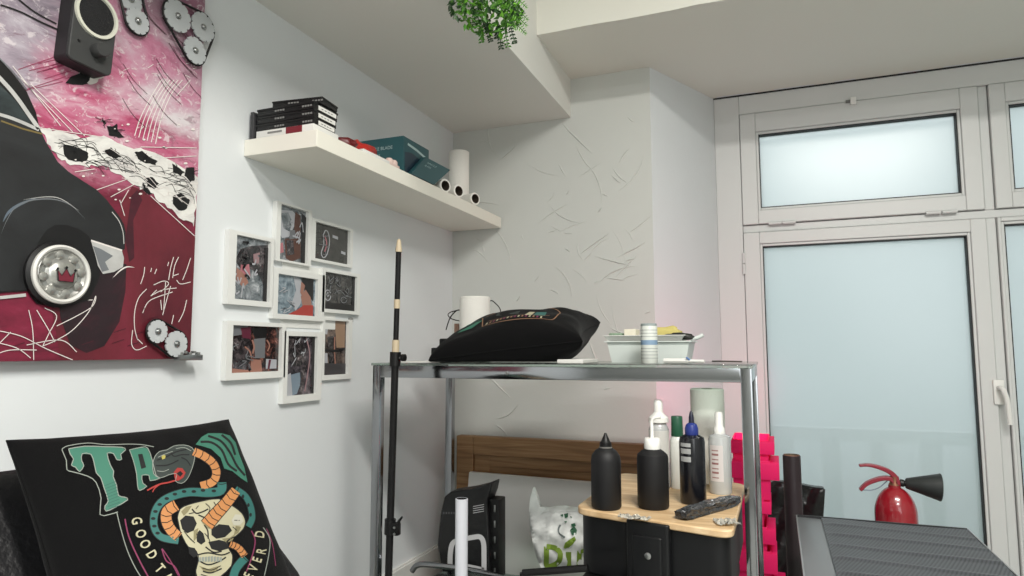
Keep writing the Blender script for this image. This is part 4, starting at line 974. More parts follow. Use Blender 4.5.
# ------------------------------------------------------------------ glass table
TX0, TX1, TY0, TY1, TZ = -1.208, -.060, 1.85, 2.39, .990
tb = thing('glass_table', ((TX0 + TX1) / 2, (TY0 + TY1) / 2, 0), 'high chrome framed table with clear glass top against back wall', 'table')
GLT = clear('table_glass', (232, 244, 239), .93, .02)
def wear(m):
    return m
mb = MB(); mb.box((TX0 - .004, TY0 - .004, TZ - .008), (TX1 + .004, TY1 + .004, TZ), GLT, bev=.0012); mb.obj('glass_top', tb)
t = .028; rz0, rz1 = TZ - .008 - .038, TZ - .0085
mb = MB()
for (a, b) in (((TX0 + t, TY0, rz0), (TX1 - t, TY0 + .018, rz1)), ((TX0 + t, TY1 - .018, rz0), (TX1 - t, TY1, rz1)), ((TX0, TY0 + t, rz0), (TX0 + .018, TY1 - t, rz1)), ((TX1 - .018, TY0 + t, rz0), (TX1, TY1 - t, rz1))):
    m1 = MB(); m1.box(a, b, CHROME, bev=.0015); m1.obj('top_rail', tb)
for x in (TX0, TX1 - t):
    for y in (TY0, TY1 - t):
        m1 = MB(); m1.box((x, y, 0), (x + t, y + t, rz1), CHROME, bev=.002); m1.obj('leg', tb)
LZ = .20
for (a, b) in (((TX0 + t, TY0, LZ - .03), (TX1 - t, TY0 + .018, LZ - .001)), ((TX0 + t, TY1 - .018, LZ - .03), (TX1 - t, TY1, LZ - .001)), ((TX0, TY0 + t, LZ - .03), (TX0 + .018, TY1 - t, LZ - .001)), ((TX1 - .018, TY0 + t, LZ - .03), (TX1, TY1 - t, LZ - .001))):
    m1 = MB(); m1.box(a, b, CHROME, bev=.0015); m1.obj('lower_rail', tb)
mb = MB(); mb.box((TX0 + .02, TY0 + .02, LZ), (TX1 - .02, TY1 - .02, LZ + .008), GLT); mb.obj('glass_shelf', tb)
mb = MB(); a = at_y(507, 373, TY0); mb.lathe([(.0055, 0), (.005, .003), (.001, .004)], STEEL, (a.x, TY0 - .0002, (rz0 + rz1) / 2), 12, (0, -1, 0)); mb.obj('screw', tb)

# cushion lying on the table
yq = 2.08
pa, pb = at_y(450, 349, yq - .02), at_y(592, 331, yq + .02)
U_ = (pb - pa); hu = U_.length / 2; U_.normalize(); Wd = V((0, 1, .20)); Wd = (Wd - U_ * Wd.dot(U_)).normalized()
p2 = Pillow((pa + pb) / 2 + V((0, 0, .0)), U_, Wd, hu, .19, .098, .10, 9, Hb=.10, floor=TZ + .004, e=.33)
root = thing('throw_cushion', ((pa.x + pb.x) / 2, yq, TZ), 'plump black cushion with printed top lying on the glass table', 'cushion')
p2.mesh('cushion_cover', root)
mb = MB(); fq = lambda u, w: p2.pt(u, w, 1, .0012)
fq2 = lambda u, w: p2.pt(u, w, 1, .0018)
bd = [(-.34, -.66), (0, -.72), (.3, -.70), (.52, -.66), (.66, -.60), (.72, -.2), (.6, .1), (.2, .3), (-.3, .3), (-.5, 0), (-.42, -.3)]
stroke(mb, smooth_path(bd + [bd[0]], 6), .016, PTN, fq)
stroke(mb, smooth_path([(-.28, -.50), (0, -.55), (.3, -.53), (.5, -.50), (.6, -.46)], 6), .012, PTN, fq)
for k in range(16):
    u = -.3 + k * .052; decal(mb, [(u, -.64), (u + .024, -.645), (u + .03, -.57), (u + .008, -.56)], (PCR, PTN, PMG)[k % 3], fq2)
decal(mb, [(-.72, -.62), (-.52, -.58), (-.40, -.4), (-.5, -.2), (-.66, -.36)], PG, fq)
decal(mb, [(.26, -.56), (.36, -.54), (.36, -.2), (.28, -.22)], PCR, fq2); decal(mb, [(.38, -.56), (.54, -.52), (.52, -.16), (.38, -.2)], PTL, fq2)
decal(mb, [(-.2, -.36), (.14, -.38), (.14, -.2), (-.2, -.2)], PHD, fq); mb.norecalc = True
mb.obj('printed_design', root)
# sheet of paper under the cushion end, second at the table's left end
root = MB().box((-.61, 1.92, TZ), (-.53, 2.1, TZ + .012), LABW).obj('notepad', bevel=.002)
tag(root, 'small white pad lying on glass table under the cushion tip', 'notepad')
o = MB().box((TX0 + .03, 1.93, TZ), (TX0 + .2, 2.22, TZ + .003), LABW).obj('paper_sheet'); tag(o, 'white papers lying at the left end of the glass table', 'paper')

# paper roll behind the cushion
a = at_y(475, 297, 2.33); w = 15.3 * ((a - EYE).dot(FW)) / FOC
roll('paper_roll', (a.x, 2.33, TZ), (a.x, 2.33, a.z), w, 'white paper roll standing on glass table behind the cushion', 'paper roll', hole=.3)
# black cable adapter with looping wires
o = thing('cable_bundle', (-1.15, 2.32, TZ), 'black power adapter with looped thin cables at the left end of the glass table', 'cable')
c = at_y(446, 340, 2.32)
mb = MB(); mb.box((c.x - .02, 2.30, TZ), (c.x + .022, 2.34, TZ + .085), BLACKP, bev=.006); mb.box((c.x - .05, 2.29, TZ), (c.x - .012, 2.33, TZ + .05), BLACKP, bev=.006); mb.obj('adapter', o)
mb = MB(); P = [at_y(x, y, 2.32) for x, y in ((446, 330), (450, 318), (456, 311), (460, 310))]; mb.tube(smooth_path(P, 5), .0025, BLACKP, 6); mb.obj('cable', o); mb = MB()
P = [at_y(x, y, 2.315) for x, y in ((460, 321), (452, 319), (448, 315), (451, 312), (459, 310))]; mb.tube(smooth_path(P, 5), .002, BLACKP, 6); mb.obj('cable', o); mb = MB()
P = [at_y(x, y, 2.385) for x, y in ((501, 318), (500, 309), (495, 303), (490, 301), (484, 312))]; mb.tube(smooth_path(P, 5), .002, BLACKP, 6)
mb.obj('cable', o)
c = at_y(457, 330, 2.36); o = MB().box((c.x - .009, 2.352, TZ), (c.x + .007, 2.368, c.z + .025), mat('brown_stick', (140, 108, 92), .6)).obj('wooden_stick', bevel=.002); tag(o, 'small brown stick standing upright between adapter and paper roll', 'stick')

# tray with items
TRAYM = mat('tray_plastic', (222, 230, 226), .35)
ty = 2.12; a, b = at_y(607, 341, ty), at_y(689, 341, ty)
tc_ = V(((a.x + b.x) / 2, ty + .09, TZ))
def tray(mb, x0, x1, y0, y1, z0, z1, m, flare=.012, rim=.008, th=.003):
    lo = [(x0 + flare, y0 + flare), (x1 - flare, y0 + flare), (x1 - flare, y1 - flare), (x0 + flare, y1 - flare)]
    hi = [(x0, y0), (x1, y0), (x1, y1), (x0, y1)]
    rings = [[V((x, y, z0)) for x, y in lo], [V((x, y, z1)) for x, y in hi],
             [V((x + rim * (1 if i in (1, 2) else -1), y + rim * (1 if i in (2, 3) else -1), z1)) for i, (x, y) in enumerate(hi)],
             [V((x + rim * (1 if i in (1, 2) else -1), y + rim * (1 if i in (2, 3) else -1), z1 + th)) for i, (x, y) in enumerate(hi)],
             [V((x - th * (1 if i in (1, 2) else -1), y - th * (1 if i in (2, 3) else -1), z1 + th)) for i, (x, y) in enumerate(hi)],
             [V((x - th * (1 if i in (1, 2) else -1), y - th * (1 if i in (2, 3) else -1), z0 + th)) for i, (x, y) in enumerate(lo)]]
    mb.ring_sweep(rings, m, smooth=False)
root = thing('plastic_tray', tc_, 'pale translucent plastic tray holding a stack of oddments on glass table', 'tray')
tz1 = at_y(650, 342, ty).z
mb = MB(); tray(mb, a.x, b.x, ty, ty + .17, TZ, tz1, TRAYM); mb.obj('tray_body', root)
tz2 = tz1 + .004; x0, x1 = at_y(603, 338, ty).x, at_y(684, 338, ty).x
mb = MB(); tray(mb, x0, x1, ty + .01, ty + .16, tz2, tz2 + .016, WHITEP, .012, .003, .002); o = mb.obj('shallow_dish'); tag(o, 'shallow white dish resting on top of the translucent tray', 'dish')
zt = tz2 + .0025
o = MB().box((x0 + .012, ty + .03, zt), (x0 + .055, ty + .12, zt + .024), mat('green_sponge', (138, 160, 138), .9, bump=(200, .5, 2))).obj('green_sponge', bevel=.004); tag(o, 'small grey green sponge at left end of the white dish', 'sponge')
o = MB().box((x0 + .062, ty + .03, zt), (x0 + .10, ty + .10, zt + .036), mat('cream_card', (228, 224, 206), .7)).obj('small_carton', bevel=.002); tag(o, 'small cream carton standing in the white dish beside green sponge', 'carton')
lump('yellow_cloth', (x0 + .185, ty + .09, zt), (.052, .024, .024), mat('yellow_cloth', (196, 184, 112), .9), 'folded yellow cloth in the white dish behind the can', 'cloth', 5)
lump('black_glove', (x0 + .235, ty + .045, zt), (.045, .02, .012), mat('black_rubber', (34, 34, 30), .5), 'crumpled black rubber scrap at right end of the white dish', 'rubber scrap', 6)
c = at_y(700, 340, ty + .06)
mb = MB(); mb.tube(smooth_path([(x1 + .012, ty + .06, tz2 + .006), (x1 + .03, ty + .06, tz2 + .008), (x1 + .052, ty + .06, tz2 + .018)], 4), [.006] * 9, TRAYM, 8); o = mb.obj('tray_handle', root)
# can with blue band
cp = at_y(649.3, 350, 2.02); cs = (cp - EYE).dot(FW) / FOC; chh = at_y(649, 323.5, 2.02).z - TZ; cr = 8.2 * cs
root = thing('spray_can', (cp.x, 2.02, TZ), 'narrow white can with light blue band in front of the plastic tray', 'can')
CANW = mat('can_white', (214, 218, 212), .4, noise=(40, .05))
mb = MB(); mb.lathe([(cr * .94, 0), (cr, .003), (cr, chh * .52), (cr, chh * .92), (cr * .94, chh * .95)], CANW, (cp.x, 2.02, TZ), 28); mb.obj('can_body', root)
mb = MB(); mb.lathe([(cr * .97, chh * .93), (cr * .98, chh * .985), (cr * .9, chh)], mat('can_cap', (150, 160, 160), .4), (cp.x, 2.02, TZ), 28); mb.obj('lid', root)
mb = MB(); mb.lathe([(cr * 1.012, chh * .46), (cr * 1.012, chh * .58)], mat('can_blue', (130, 156, 182), .4), (cp.x, 2.02, TZ), 28, cap=False); mb.obj('blue_band', root)
mb = MB()
for k, zf in enumerate((.12, .2, .28, .36, .66, .74, .82)):
    mb = MB(); mb.lathe([(cr * 1.008, chh * zf), (cr * 1.008, chh * (zf + .02))], mat('can_print', (168, 174, 172), .5), (cp.x, 2.02, TZ), 28, cap=False); mb.obj('label_print', root)
# syringe-like packet and tweezers
root = thing('wrapped_applicator', (-.27, 1.98, TZ), 'small white applicator with blue clip lying on the glass table near its right end', 'applicator')
a, b = at_z(664, 360.5, TZ + .008), at_z(705, 361, TZ + .008); yy = 1.98; xa, xb = at_y(664, 360, yy).x, at_y(705, 360, yy).x
mb = MB(); mb.tube([(xa, yy, TZ + .008), (xa + .07, yy - .01, TZ + .008)], .0075, WHITEP, 8); mb.tube([(xa + .07, yy - .01, TZ + .008), (xb, yy - .02, TZ + .007)], .005, WHITEP, 8); mb.obj('barrel', root)
mb = MB(); mb.tube([(xa + .066, yy - .02, TZ + .018), (xa + .078, yy - .01, TZ + .008), (xa + .062, yy + .0, TZ + .004)], .003, mat('blue_clip', (110, 144, 196), .4), 6); mb.obj('blue_clip', root)
xa, xb = at_y(712, 360, 2.2).x, at_y(742, 360, 2.2).x
root = thing('tweezers', ((xa + xb) / 2, 2.2, TZ), 'dark metal tweezers lying at the right end of the glass table', 'tweezers')
DKM = mat('dark_metal', (90, 84, 78), .4, .8)
for s_ in (-1, 1):
    mb = MB(); mb.tube([(xa, 2.2, TZ + .004), (xa + .04, 2.2 + s_ * .006, TZ + .004), (xb, 2.2 + s_ * .001, TZ + .003)], .0022, DKM, 6); mb.obj('arm', root)

# ------------------------------------------------------------------ things under the table
WOOD = mat('walnut_wood', (124, 92, 62), .5); nt, b = nodes_of(WOOD)
tc = nt.nodes.new('ShaderNodeTexCoord'); mp = nt.nodes.new('ShaderNodeMapping'); mp.inputs['Scale'].default_value = (1.2, 8, 22)
n = nt.nodes.new('ShaderNodeTexNoise'); n.inputs['Scale'].default_value = 2.2; n.inputs['Detail'].default_value = 6; n.inputs['Distortion'].default_value = .7
r = ramp(nt, [(.3, (118, 86, 56)), (.5, (150, 114, 76)), (.7, (176, 140, 100))])
nt.links.new(tc.outputs['Object'], mp.inputs['Vector']); nt.links.new(mp.outputs[0], n.inputs['Vector']); nt.links.new(n.outputs['Fac'], r.inputs['Fac']); nt.links.new(r.outputs['Color'], b.inputs['Base Color'])
wy = 2.735
q0 = at_y(456.5, 435.5, wy); q1 = at_y(648, 446, wy)
hx0, hx1, hz1 = q0.x, q1.x, q0.z
root = thing('wooden_headboard', ((hx0 + hx1) / 2, wy, 0), 'brown walnut framed board standing behind the table against back wall', 'headboard')
i1 = at_y(473, 455, wy); i2 = at_y(488, 467, wy)
mb = MB(); w1_ = i1.x - hx0; w2_ = i2.x - i1.x; h1_ = hz1 - i1.z; h2_ = i1.z - i2.z
mb.box((hx0, wy, 0), (hx0 + w1_, wy + .045, hz1), WOOD); mb.box((hx1 - .02, wy, 0), (hx1, wy + .045, hz1), WOOD); mb.box((hx0 + w1_, wy, hz1 - h1_), (hx1 - .02, wy + .045, hz1), WOOD); mb.obj('outer_frame', root, bevel=.003)
mb = MB(); mb.box((hx0 + w1_, wy + .014, 0), (hx0 + w1_ + w2_, wy + .04, hz1 - h1_), WOOD); mb.box((hx0 + w1_ + w2_, wy + .014, hz1 - h1_ - h2_), (hx1 - .02, wy + .04, hz1 - h1_), WOOD); mb.obj('inner_frame', root, bevel=.002)
mb = MB(); mb.box((hx0 + w1_ + w2_, wy + .022, 0), (hx1 - .02, wy + .036, hz1 - h1_ - h2_), WOOD); mb.obj('panel', root)
wy2 = 2.69; a = at_y(469, 472, wy2); b = at_y(640, 484, wy2)
WB = mat('white_melamine', (212, 212, 208), .4)
root = thing('melamine_board', ((a.x + b.x) / 2, wy2, 0), 'large white melamine board leaning in front of the brown wooden board', 'board')
mb = MB(); mb.prism([(a.x, wy2, a.z), (b.x, wy2, a.z - .008), (b.x, wy2 - .1, 0), (a.x, wy2 - .1, 0)], (0, .02, 0), WB); mb.obj('board', root, bevel=.002)
mb = MB(); mb.prism([(a.x, wy2 - .0015, a.z - .012), (b.x, wy2 - .0015, a.z - .020), (b.x, wy2 - .0025, a.z - .024), (a.x, wy2 - .0025, a.z - .016)], (0, .001, 0), mat('panel_edge', (160, 160, 158), .5)); mb.obj('edge_line', root)

# black bag with arch print, in front of the board, on the glass shelf
by = 2.27; bz = LZ + .008
def py_(x, y, yy): p = at_y(x, y, yy); return p
PTS = [(442, 572), (437, 545), (440, 515), (444, 497), (450, 492), (470, 489), (482, 486), (492, 482), (490, 492), (487, 500), (489, 540), (490, 573)]
PT = [py_(x, y, by) for x, y in PTS]
for p in PT: p.z = max(p.z, bz)
root = thing('black_bag', (PT[4].x + .07, by, bz), 'black carrier bag with white arch mark under table beside white tube', 'bag')
BAG = mat('glossy_bag_black', (18, 18, 20), .38, bump=(14, .6, 3)); PWH = mat('bag_print_white', (196, 196, 198), .5)
mb = MB(); mb.prism(PT, (0, .08, 0), BAG); mb.obj('bag_body', root, bevel=.006)
fb = lambda k: (lambda x, y: py_(x, y, by - .0012 - .0004 * k))
mb = MB()
stroke(mb, smooth_path([(450.0, 566), (450.5, 552), (453, 543), (460, 540), (472, 537.5), (480, 537), (483.5, 543), (484, 556), (484, 571)], 5), 5.0, PWH, fb(1))
stroke(mb, [(466, 565), (476, 567), (484, 569)], 2.5, PWH, fb(1))
for k in range(4): stroke(mb, [(473, 506.5 + k * 2.2), (484, 504.5 + k * 2.2)], .6, PWH, fb(1))
for k in range(5): stroke(mb, [(443 + k * 2.6, 513), (444.5 + k * 2.6, 513)], 2, mat('bag_print_grey', (84, 84, 86), .5), fb(1))
mb.norecalc = True; mb.obj('printed_mark', root)
a, b = py_(490, 497, by + .05), py_(500, 574, by + .05)
root = thing('instrument_case', ((a.x + b.x) / 2, by + .05, bz), 'narrow black case with silver catches beside the black bag', 'case')
mb = MB(); mb.box((a.x + .006, by + .02, bz), (b.x + .008, by + .085, a.z), BLACKP, bev=.004); mb.obj('case_body', root)
mb = MB()
for k in range(5):
    zq = a.z - .03 - k * .055; mb2 = MB(); mb2.box((b.x - .010, by + .0165, zq - .014), (b.x - .004, by + .02, zq + .01), STEEL, bev=.001); mb2.obj('catch', root)
# chrome tube lying on the glass shelf
P = [at_y(412, 571, 2.215), at_y(420, 564.5, 2.215), at_y(446, 566.5, 2.215), at_y(474, 571, 2.215), at_y(504, 577, 2.215)]
for p in P: p.z = max(p.z, bz + .0115)
P = smooth_path(P, 5)
if min(p.y for p in P) > 0:
    o = MB().tube(P, .0105, CHROME, 12).obj('chrome_tube'); tag(o, 'bent chrome tube lying on the lower glass shelf before the black bag', 'tube')
    print('tube', P[0], P[-1])
# white tube
wt = py_(461.5, 536, 2.02); ws = (wt - EYE).dot(FW) / FOC; wtop = py_(461.5, 498.5, 2.02).z
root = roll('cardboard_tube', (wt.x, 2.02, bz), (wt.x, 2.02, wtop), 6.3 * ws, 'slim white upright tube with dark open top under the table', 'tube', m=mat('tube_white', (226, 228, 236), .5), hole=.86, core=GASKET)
mb = MB(); mb.lathe([(6.3 * ws * .8, wtop - bz - .006), (.0005, wtop - bz - .007)], GASKET, (wt.x, 2.02, bz), 20); mb.obj('dark_opening', root)  # black disc just below the rim paints the shade of the hollow

# white plastic bag with green print
gy = 2.30
BAGW = mat('thin_white_plastic', (214, 216, 214), .4, bump=(9, .8, 4)); GRN = mat('bag_green', (116, 142, 48), .5); GRD = mat('bag_dark_green', (50, 96, 70), .5); GRY2 = mat('bag_grey', (96, 104, 104), .5)
outl = [(541, 568), (536, 556), (533, 544), (530, 530), (529, 512), (530, 498), (533.5, 487.5), (537, 496), (540, 507), (548, 508), (560, 509), (572, 511), (584, 512), (596, 518), (604, 530), (606, 550), (604, 568)]
root = thing('plastic_bag', at_y(568, 560, gy), 'white plastic shopping bag with green globe and lettering under the table', 'bag'); root.location.z = bz
dec = flat_poly(outl, 5); mb = MB(); rr = random.Random(2)
cx_, cy_ = 568, 545
def bagfn(x, y, off=0):
    d = min(1, max(0, 1 - sqrt(((x - 568) / 40) ** 2 + ((y - 545) / 42) ** 2))); wv = .006 * sin(x * .35 + y * .12) + .005 * sin(y * .3 - x * .1) + .004 * sin(x * .8 + 1.3 * sin(y * .2))
    p = at_y(x, y, gy - .07 * sqrt(d) + wv * (1 if d > 0 else .4) - off); p.z = max(p.z, bz); return p
fvs = [mb.bm.verts.new(bagfn(*p)) for p in dec[0]]; bvs = []
for p in dec[0]:
    q = bagfn(*p); d = min(1, max(0, 1 - sqrt(((p[0] - 568) / 40) ** 2 + ((p[1] - 545) / 42) ** 2))); q = q + V((0, .014 + .12 * sqrt(d), 0)); q.z = max(q.z, bz); bvs.append(mb.bm.verts.new(q))
i = mb.mi(BAGW)
for f in dec[1]:
    g = mb.bm.faces.new([fvs[k] for k in f]); g.smooth = True; g.material_index = i; g = mb.bm.faces.new([bvs[k] for k in f][::-1]); g.smooth = True; g.material_index = i
cnt = {}
for f in dec[1]:
    for a_, b_ in zip(f, f[1:] + f[:1]): cnt[frozenset((a_, b_))] = cnt.get(frozenset((a_, b_)), 0) + 1
for e, c_ in cnt.items():
    if c_ == 1: a_, b_ = tuple(e); g = mb.bm.faces.new((fvs[a_], fvs[b_], bvs[b_], bvs[a_])); g.material_index = i; g.smooth = True
mb.obj('bag_body', root, sharp=80)
mb = MB(); g1 = lambda x, y: bagfn(x, y, .0035); g2 = lambda x, y: bagfn(x, y, .0045)
vs, fs = text_tris('Dia'); tw = text_width('D')
def gtext(s, x, y, w, h, m):
    vs, fs = text_tris(s); W_ = text_width(s); sub = MB(); vv = [mb.bm.verts.new(g1(x + v.x / W_ * w, y - v.y * h)) for v in vs]; i = mb.mi(m)
    for f in fs:
        try: g = mb.bm.faces.new([vv[k] for k in f]); g.material_index = i
        except ValueError: pass
D_ = [(543, 545), (552, 546), (560, 549), (563, 555), (561, 562), (556, 566), (545, 568)]
stroke(mb, smooth_path([(546.5, 546.5), (555, 548), (560, 553), (559.5, 560), (555, 564.5), (547, 566), (546.5, 556), (546.5, 546.5)], 4), 5.2, GRN, g1)
stroke(mb, [(568.5, 552), (568.5, 567)], 5.4, GRN, g1)
decal(mb, [(563.5, 548), (565, 543), (569, 540), (575, 536), (576, 540), (572, 545), (567, 549)], GRN, g1, 4)
stroke(mb, [(579, 567), (579.5, 552), (588, 550)], 5, GRN, g1)
stroke(mb, smooth_path([(561, 524), (558.5, 529), (560, 534), (565, 537.5)], 4), 1.8, GRY2, g1)
for c in ([(570, 530), (574, 526), (577, 530), (576, 536), (572, 535)], [(571, 524), (575, 523), (576, 526), (572, 527)], [(560, 515), (563, 514), (563, 517)], [(564, 514), (568, 513), (568, 517), (565, 518)], [(564, 521), (567, 521), (566, 523)], [(570, 516), (572, 517), (571, 518)]): decal(mb, c, GRD, g1, 4)
mb.norecalc = True; mb.obj('printed_design', root)

# ------------------------------------------------------------------ cart with the bamboo topped box
LDZ = .65
c4 = [at_z(574.5, 507.5, LDZ), at_z(733, 532.5, LDZ), at_z(745.5, 483.5, LDZ), at_z(621, 472.5, LDZ)]
print('lid', c4)
def round_poly(P, r, n=6):
    out = []; N_ = len(P)
    for i in range(N_):
        p, a, b = P[i], (P[i - 1] - P[i]), (P[(i + 1) % N_] - P[i]); a.normalize(); b.normalize(); s, e = p + a * r, p + b * r
        for k in range(n + 1): t = k / n; out.append(s * (1 - t) ** 2 + p * 2 * t * (1 - t) + e * t * t)
    return out
cen = sum(c4, V()) / 4
BAMB = mat('bamboo', (206, 172, 122), .42); nt, b = nodes_of(BAMB)
tc = nt.nodes.new('ShaderNodeTexCoord'); mp = nt.nodes.new('ShaderNodeMapping'); mp.inputs['Scale'].default_value = (2, 26, 8)
n = nt.nodes.new('ShaderNodeTexNoise'); n.inputs['Scale'].default_value = 3; n.inputs['Detail'].default_value = 5
r = ramp(nt, [(.3, (178, 146, 106)), (.5, (202, 172, 132)), (.7, (220, 194, 156))])
nt.links.new(tc.outputs['Object'], mp.inputs['Vector']); nt.links.new(mp.outputs[0], n.inputs['Vector']); nt.links.new(n.outputs['Fac'], r.inputs['Fac']); nt.links.new(r.outputs['Color'], b.inputs['Base Color'])
BXH = .135
root = thing('storage_box', (cen.x, cen.y, LDZ - .016 - BXH), 'black storage box with bamboo lid carrying ink bottles in front of the table', 'box')
BOXB = mat('box_black', (14, 15, 17), .42, spec=.35)
mb = MB(); P = round_poly(c4, .04, 8); mb.prism([p - V((0, 0, .016)) for p in P], (0, 0, .016), BAMB); mb.obj('bamboo_lid', root, bevel=.003)
inn = [cen + (p - cen) * .955 for p in c4]; P = round_poly(inn, .045, 8)
mb = MB(); mb.prism([V((p.x, p.y, LDZ - .0165 - BXH)) for p in P], (0, 0, BXH), BOXB); mb.obj('box_body', root, bevel=.004)
ex = (c4[1] - c4[0]).normalized(); ny = V((ex.y, -ex.x, 0)); 
mid = c4[0].lerp(c4[1], .50)
zt_ = LDZ - .006
mb = MB(); hw_ = .052; P = [mid - ex * hw_ - ny * .03, mid + ex * hw_ - ny * .03, mid + ex * hw_ + ny * .008, mid - ex * hw_ + ny * .008]
mb.prism([V((p.x, p.y, zt_ - BXH)) for p in round_poly(P, .008, 4)], (0, 0, BXH), BOXB); mb.obj('latch_housing', root, bevel=.003)
P = [mid - ex * .036 , mid + ex * .036, mid + ex * .036 + ny * .012, mid - ex * .036 + ny * .012]
mb = MB(); mb.prism([V((p.x, p.y, zt_ - BXH + .006)) for p in round_poly(P, .005, 3)], (0, 0, BXH - .035), BOXB); mb.obj('latch_panel', root, bevel=.003)
bc_ = at_plane(648, 556, mid + ny * .0125, ny); mb = MB(); mb.lathe([(.0075, 0), (.0075, .002), (.005, .0035), (.001, .0035)], STEEL, bc_, 16, ny); mb.obj('bolt', root)
# cart under it
KZ = LDZ - .0165 - BXH
cart = thing('utility_cart', (cen.x, cen.y, 0), 'black utility cart carrying the bamboo lidded box', 'cart')
x0, x1, y0, y1 = min(p.x for p in c4) + .02, max(p.x for p in c4) - .01, min(p.y for p in c4) + .01, 1.835
mb = MB(); mb.box((x0, y0, KZ - .03), (x1, y1, KZ - .001), BLACKP, bev=.006); mb.obj('top_tray', cart)
mb = MB(); mb.box((x0, y0, .16), (x1, y1, .19), BLACKP, bev=.006); mb.obj('lower_tray', cart)
for x in (x0 + .02, x1 - .02):
    for y in (y0 + .02, y1 - .02): m1 = MB(); m1.tube([(x, y, .05), (x, y, KZ - .02)], .011, BLACKP, 10); m1.obj('post', cart); m1 = MB(); m1.lathe([(.024, -.01), (.025, -.006), (.025, .006), (.024, .01)], BLACKP, (x, y, .025), 16, (1, 0, 0)); m1.obj('wheel', cart)
ya = y0 - .01; A1, A2 = at_y(523, 573, y0 + .02), at_y(600, 569.5, y0 + .02)
mb = MB(); mb.tube([(x0 + .03, y0 + .02, A2.z), (A1.x, y0 + .02, A1.z)], .0085, BLACKP, 8); mb.tube([(A1.x, y0 + .02, A1.z), (A1.x, y0 + .02, A1.z - .10), (x0 + .02, y0 + .02, A1.z - .10)], .0085, BLACKP, 8); mb.obj('handle', cart)

def place(px, py): return at_z(px, py, LDZ)
def bottle(px, py, top, halfw, prof, m, name, label, extra=None, sx=1):
    """prof: (radius fraction, height fraction) of the body; top pixel row of the whole bottle"""
    c = place(px, py); s = (c - EYE).dot(FW) / FOC; r = halfw * s; h = (py - top) * s * 1.0
    root = thing(name, c, label, 'bottle', 'bottles standing on the bamboo lid')
    mb = MB(); mb.lathe([(r * a, h * b) for a, b in prof], m, c + V((0, 0, .0004)), 28, sx=sx); mb.obj('bottle_body', root)
    if extra: extra(root, c, r, h)
    return root
SATB = mat('satin_black', (19, 19, 21), .55, spec=.35)
def e1_(root, c, r, h):
    mb = MB(); mb.lathe([(r * .40, h * .80), (r * .40, h * .87), (r * .30, h * .89), (r * .13, h * .97), (r * .07, h)], BLACKP, c, 20); mb.obj('nozzle_cap', root)
    mb = MB(); mb.lathe([(r * .43, h * .795), (r * .43, h * .82)], mat('grey_ring', (110, 108, 104), .5), c, 20, cap=False); mb.obj('neck_ring', root)
bottle(606.5, 508, 434, 15, [(.9, 0), (1, .03), (1, .62), (.94, .70), (.72, .76), (.42, .80), (.38, .83)], SATB, 'ink_bottle', 'matte black squeeze bottle with pointed black nozzle, leftmost on bamboo lid', e1_)
def e2_(root, c, r, h):
    mb = MB(); mb.lathe([(r * .50, h * .84), (r * .52, h * .86), (r * .52, h * .98), (r * .46, h)], WHITEP, c, 24); mb.obj('cap', root)
    s = r / 15.5; p = c + V((0, 0, h)); mb = MB(); mb.tube(smooth_path([p - V((0, 0, .002)), p + V((0, 0, 9 * s)), p + V((0, 0, 16 * s)), p + V((3 * s, 0, 20 * s)), p + V((9 * s, 0, 21 * s))], 5), [.0042] * 21, WHITEP, 10); mb.obj('spout', root)
bottle(653.5, 507.5, 439, 15.6, [(.92, 0), (1, .03), (1, .70), (.96, .76), (.72, .81), (.5, .84), (.45, .86)], SATB, 'ink_bottle', 'matte black bottle with white cap and bent white spout on bamboo lid', e2_)
CLR = clear('clear_plastic', (226, 229, 229), .45, .1)
def e3_(root, c, r, h):
    mb = MB(); mb.lathe([(r * .85, h * .74), (r * 1.0, h * .75), (r * .98, h * .80), (r * .6, h * .84), (r * .46, h * .86), (r * .44, h * .98), (r * .36, h)], WHITEP, c, 24); mb.obj('pump_cap', root)
    mb = MB(); mb.lathe([(r * 1.01, h * .30), (r * 1.01, h * .66)], mat('label_grey', (196, 196, 192), .5), c, 24, cap=False); mb.obj('label', root)
bottle(660, 488, 401, 10, [(.95, 0), (1, .02), (1, .66), (.8, .72), (.6, .75)], CLR, 'clear_bottle', 'clear bottle with tall white cap behind the white spouted black bottle', e3_)
def e4_(root, c, r, h):
    mb = MB(); mb.lathe([(r * .74, h * .72), (r * .78, h * .73), (r * .74, h * .985), (r * .68, h)], mat('cap_green', (34, 84, 62), .4), c, 24); mb.obj('cap', root)
bottle(678.5, 488, 417, 7.6, [(.95, 0), (1, .02), (1, .64), (.8, .70), (.66, .72)], mat('bottle_white', (214, 216, 212), .35), 'white_bottle', 'white bottle with dark green cap behind the blue capped bottle', e4_)
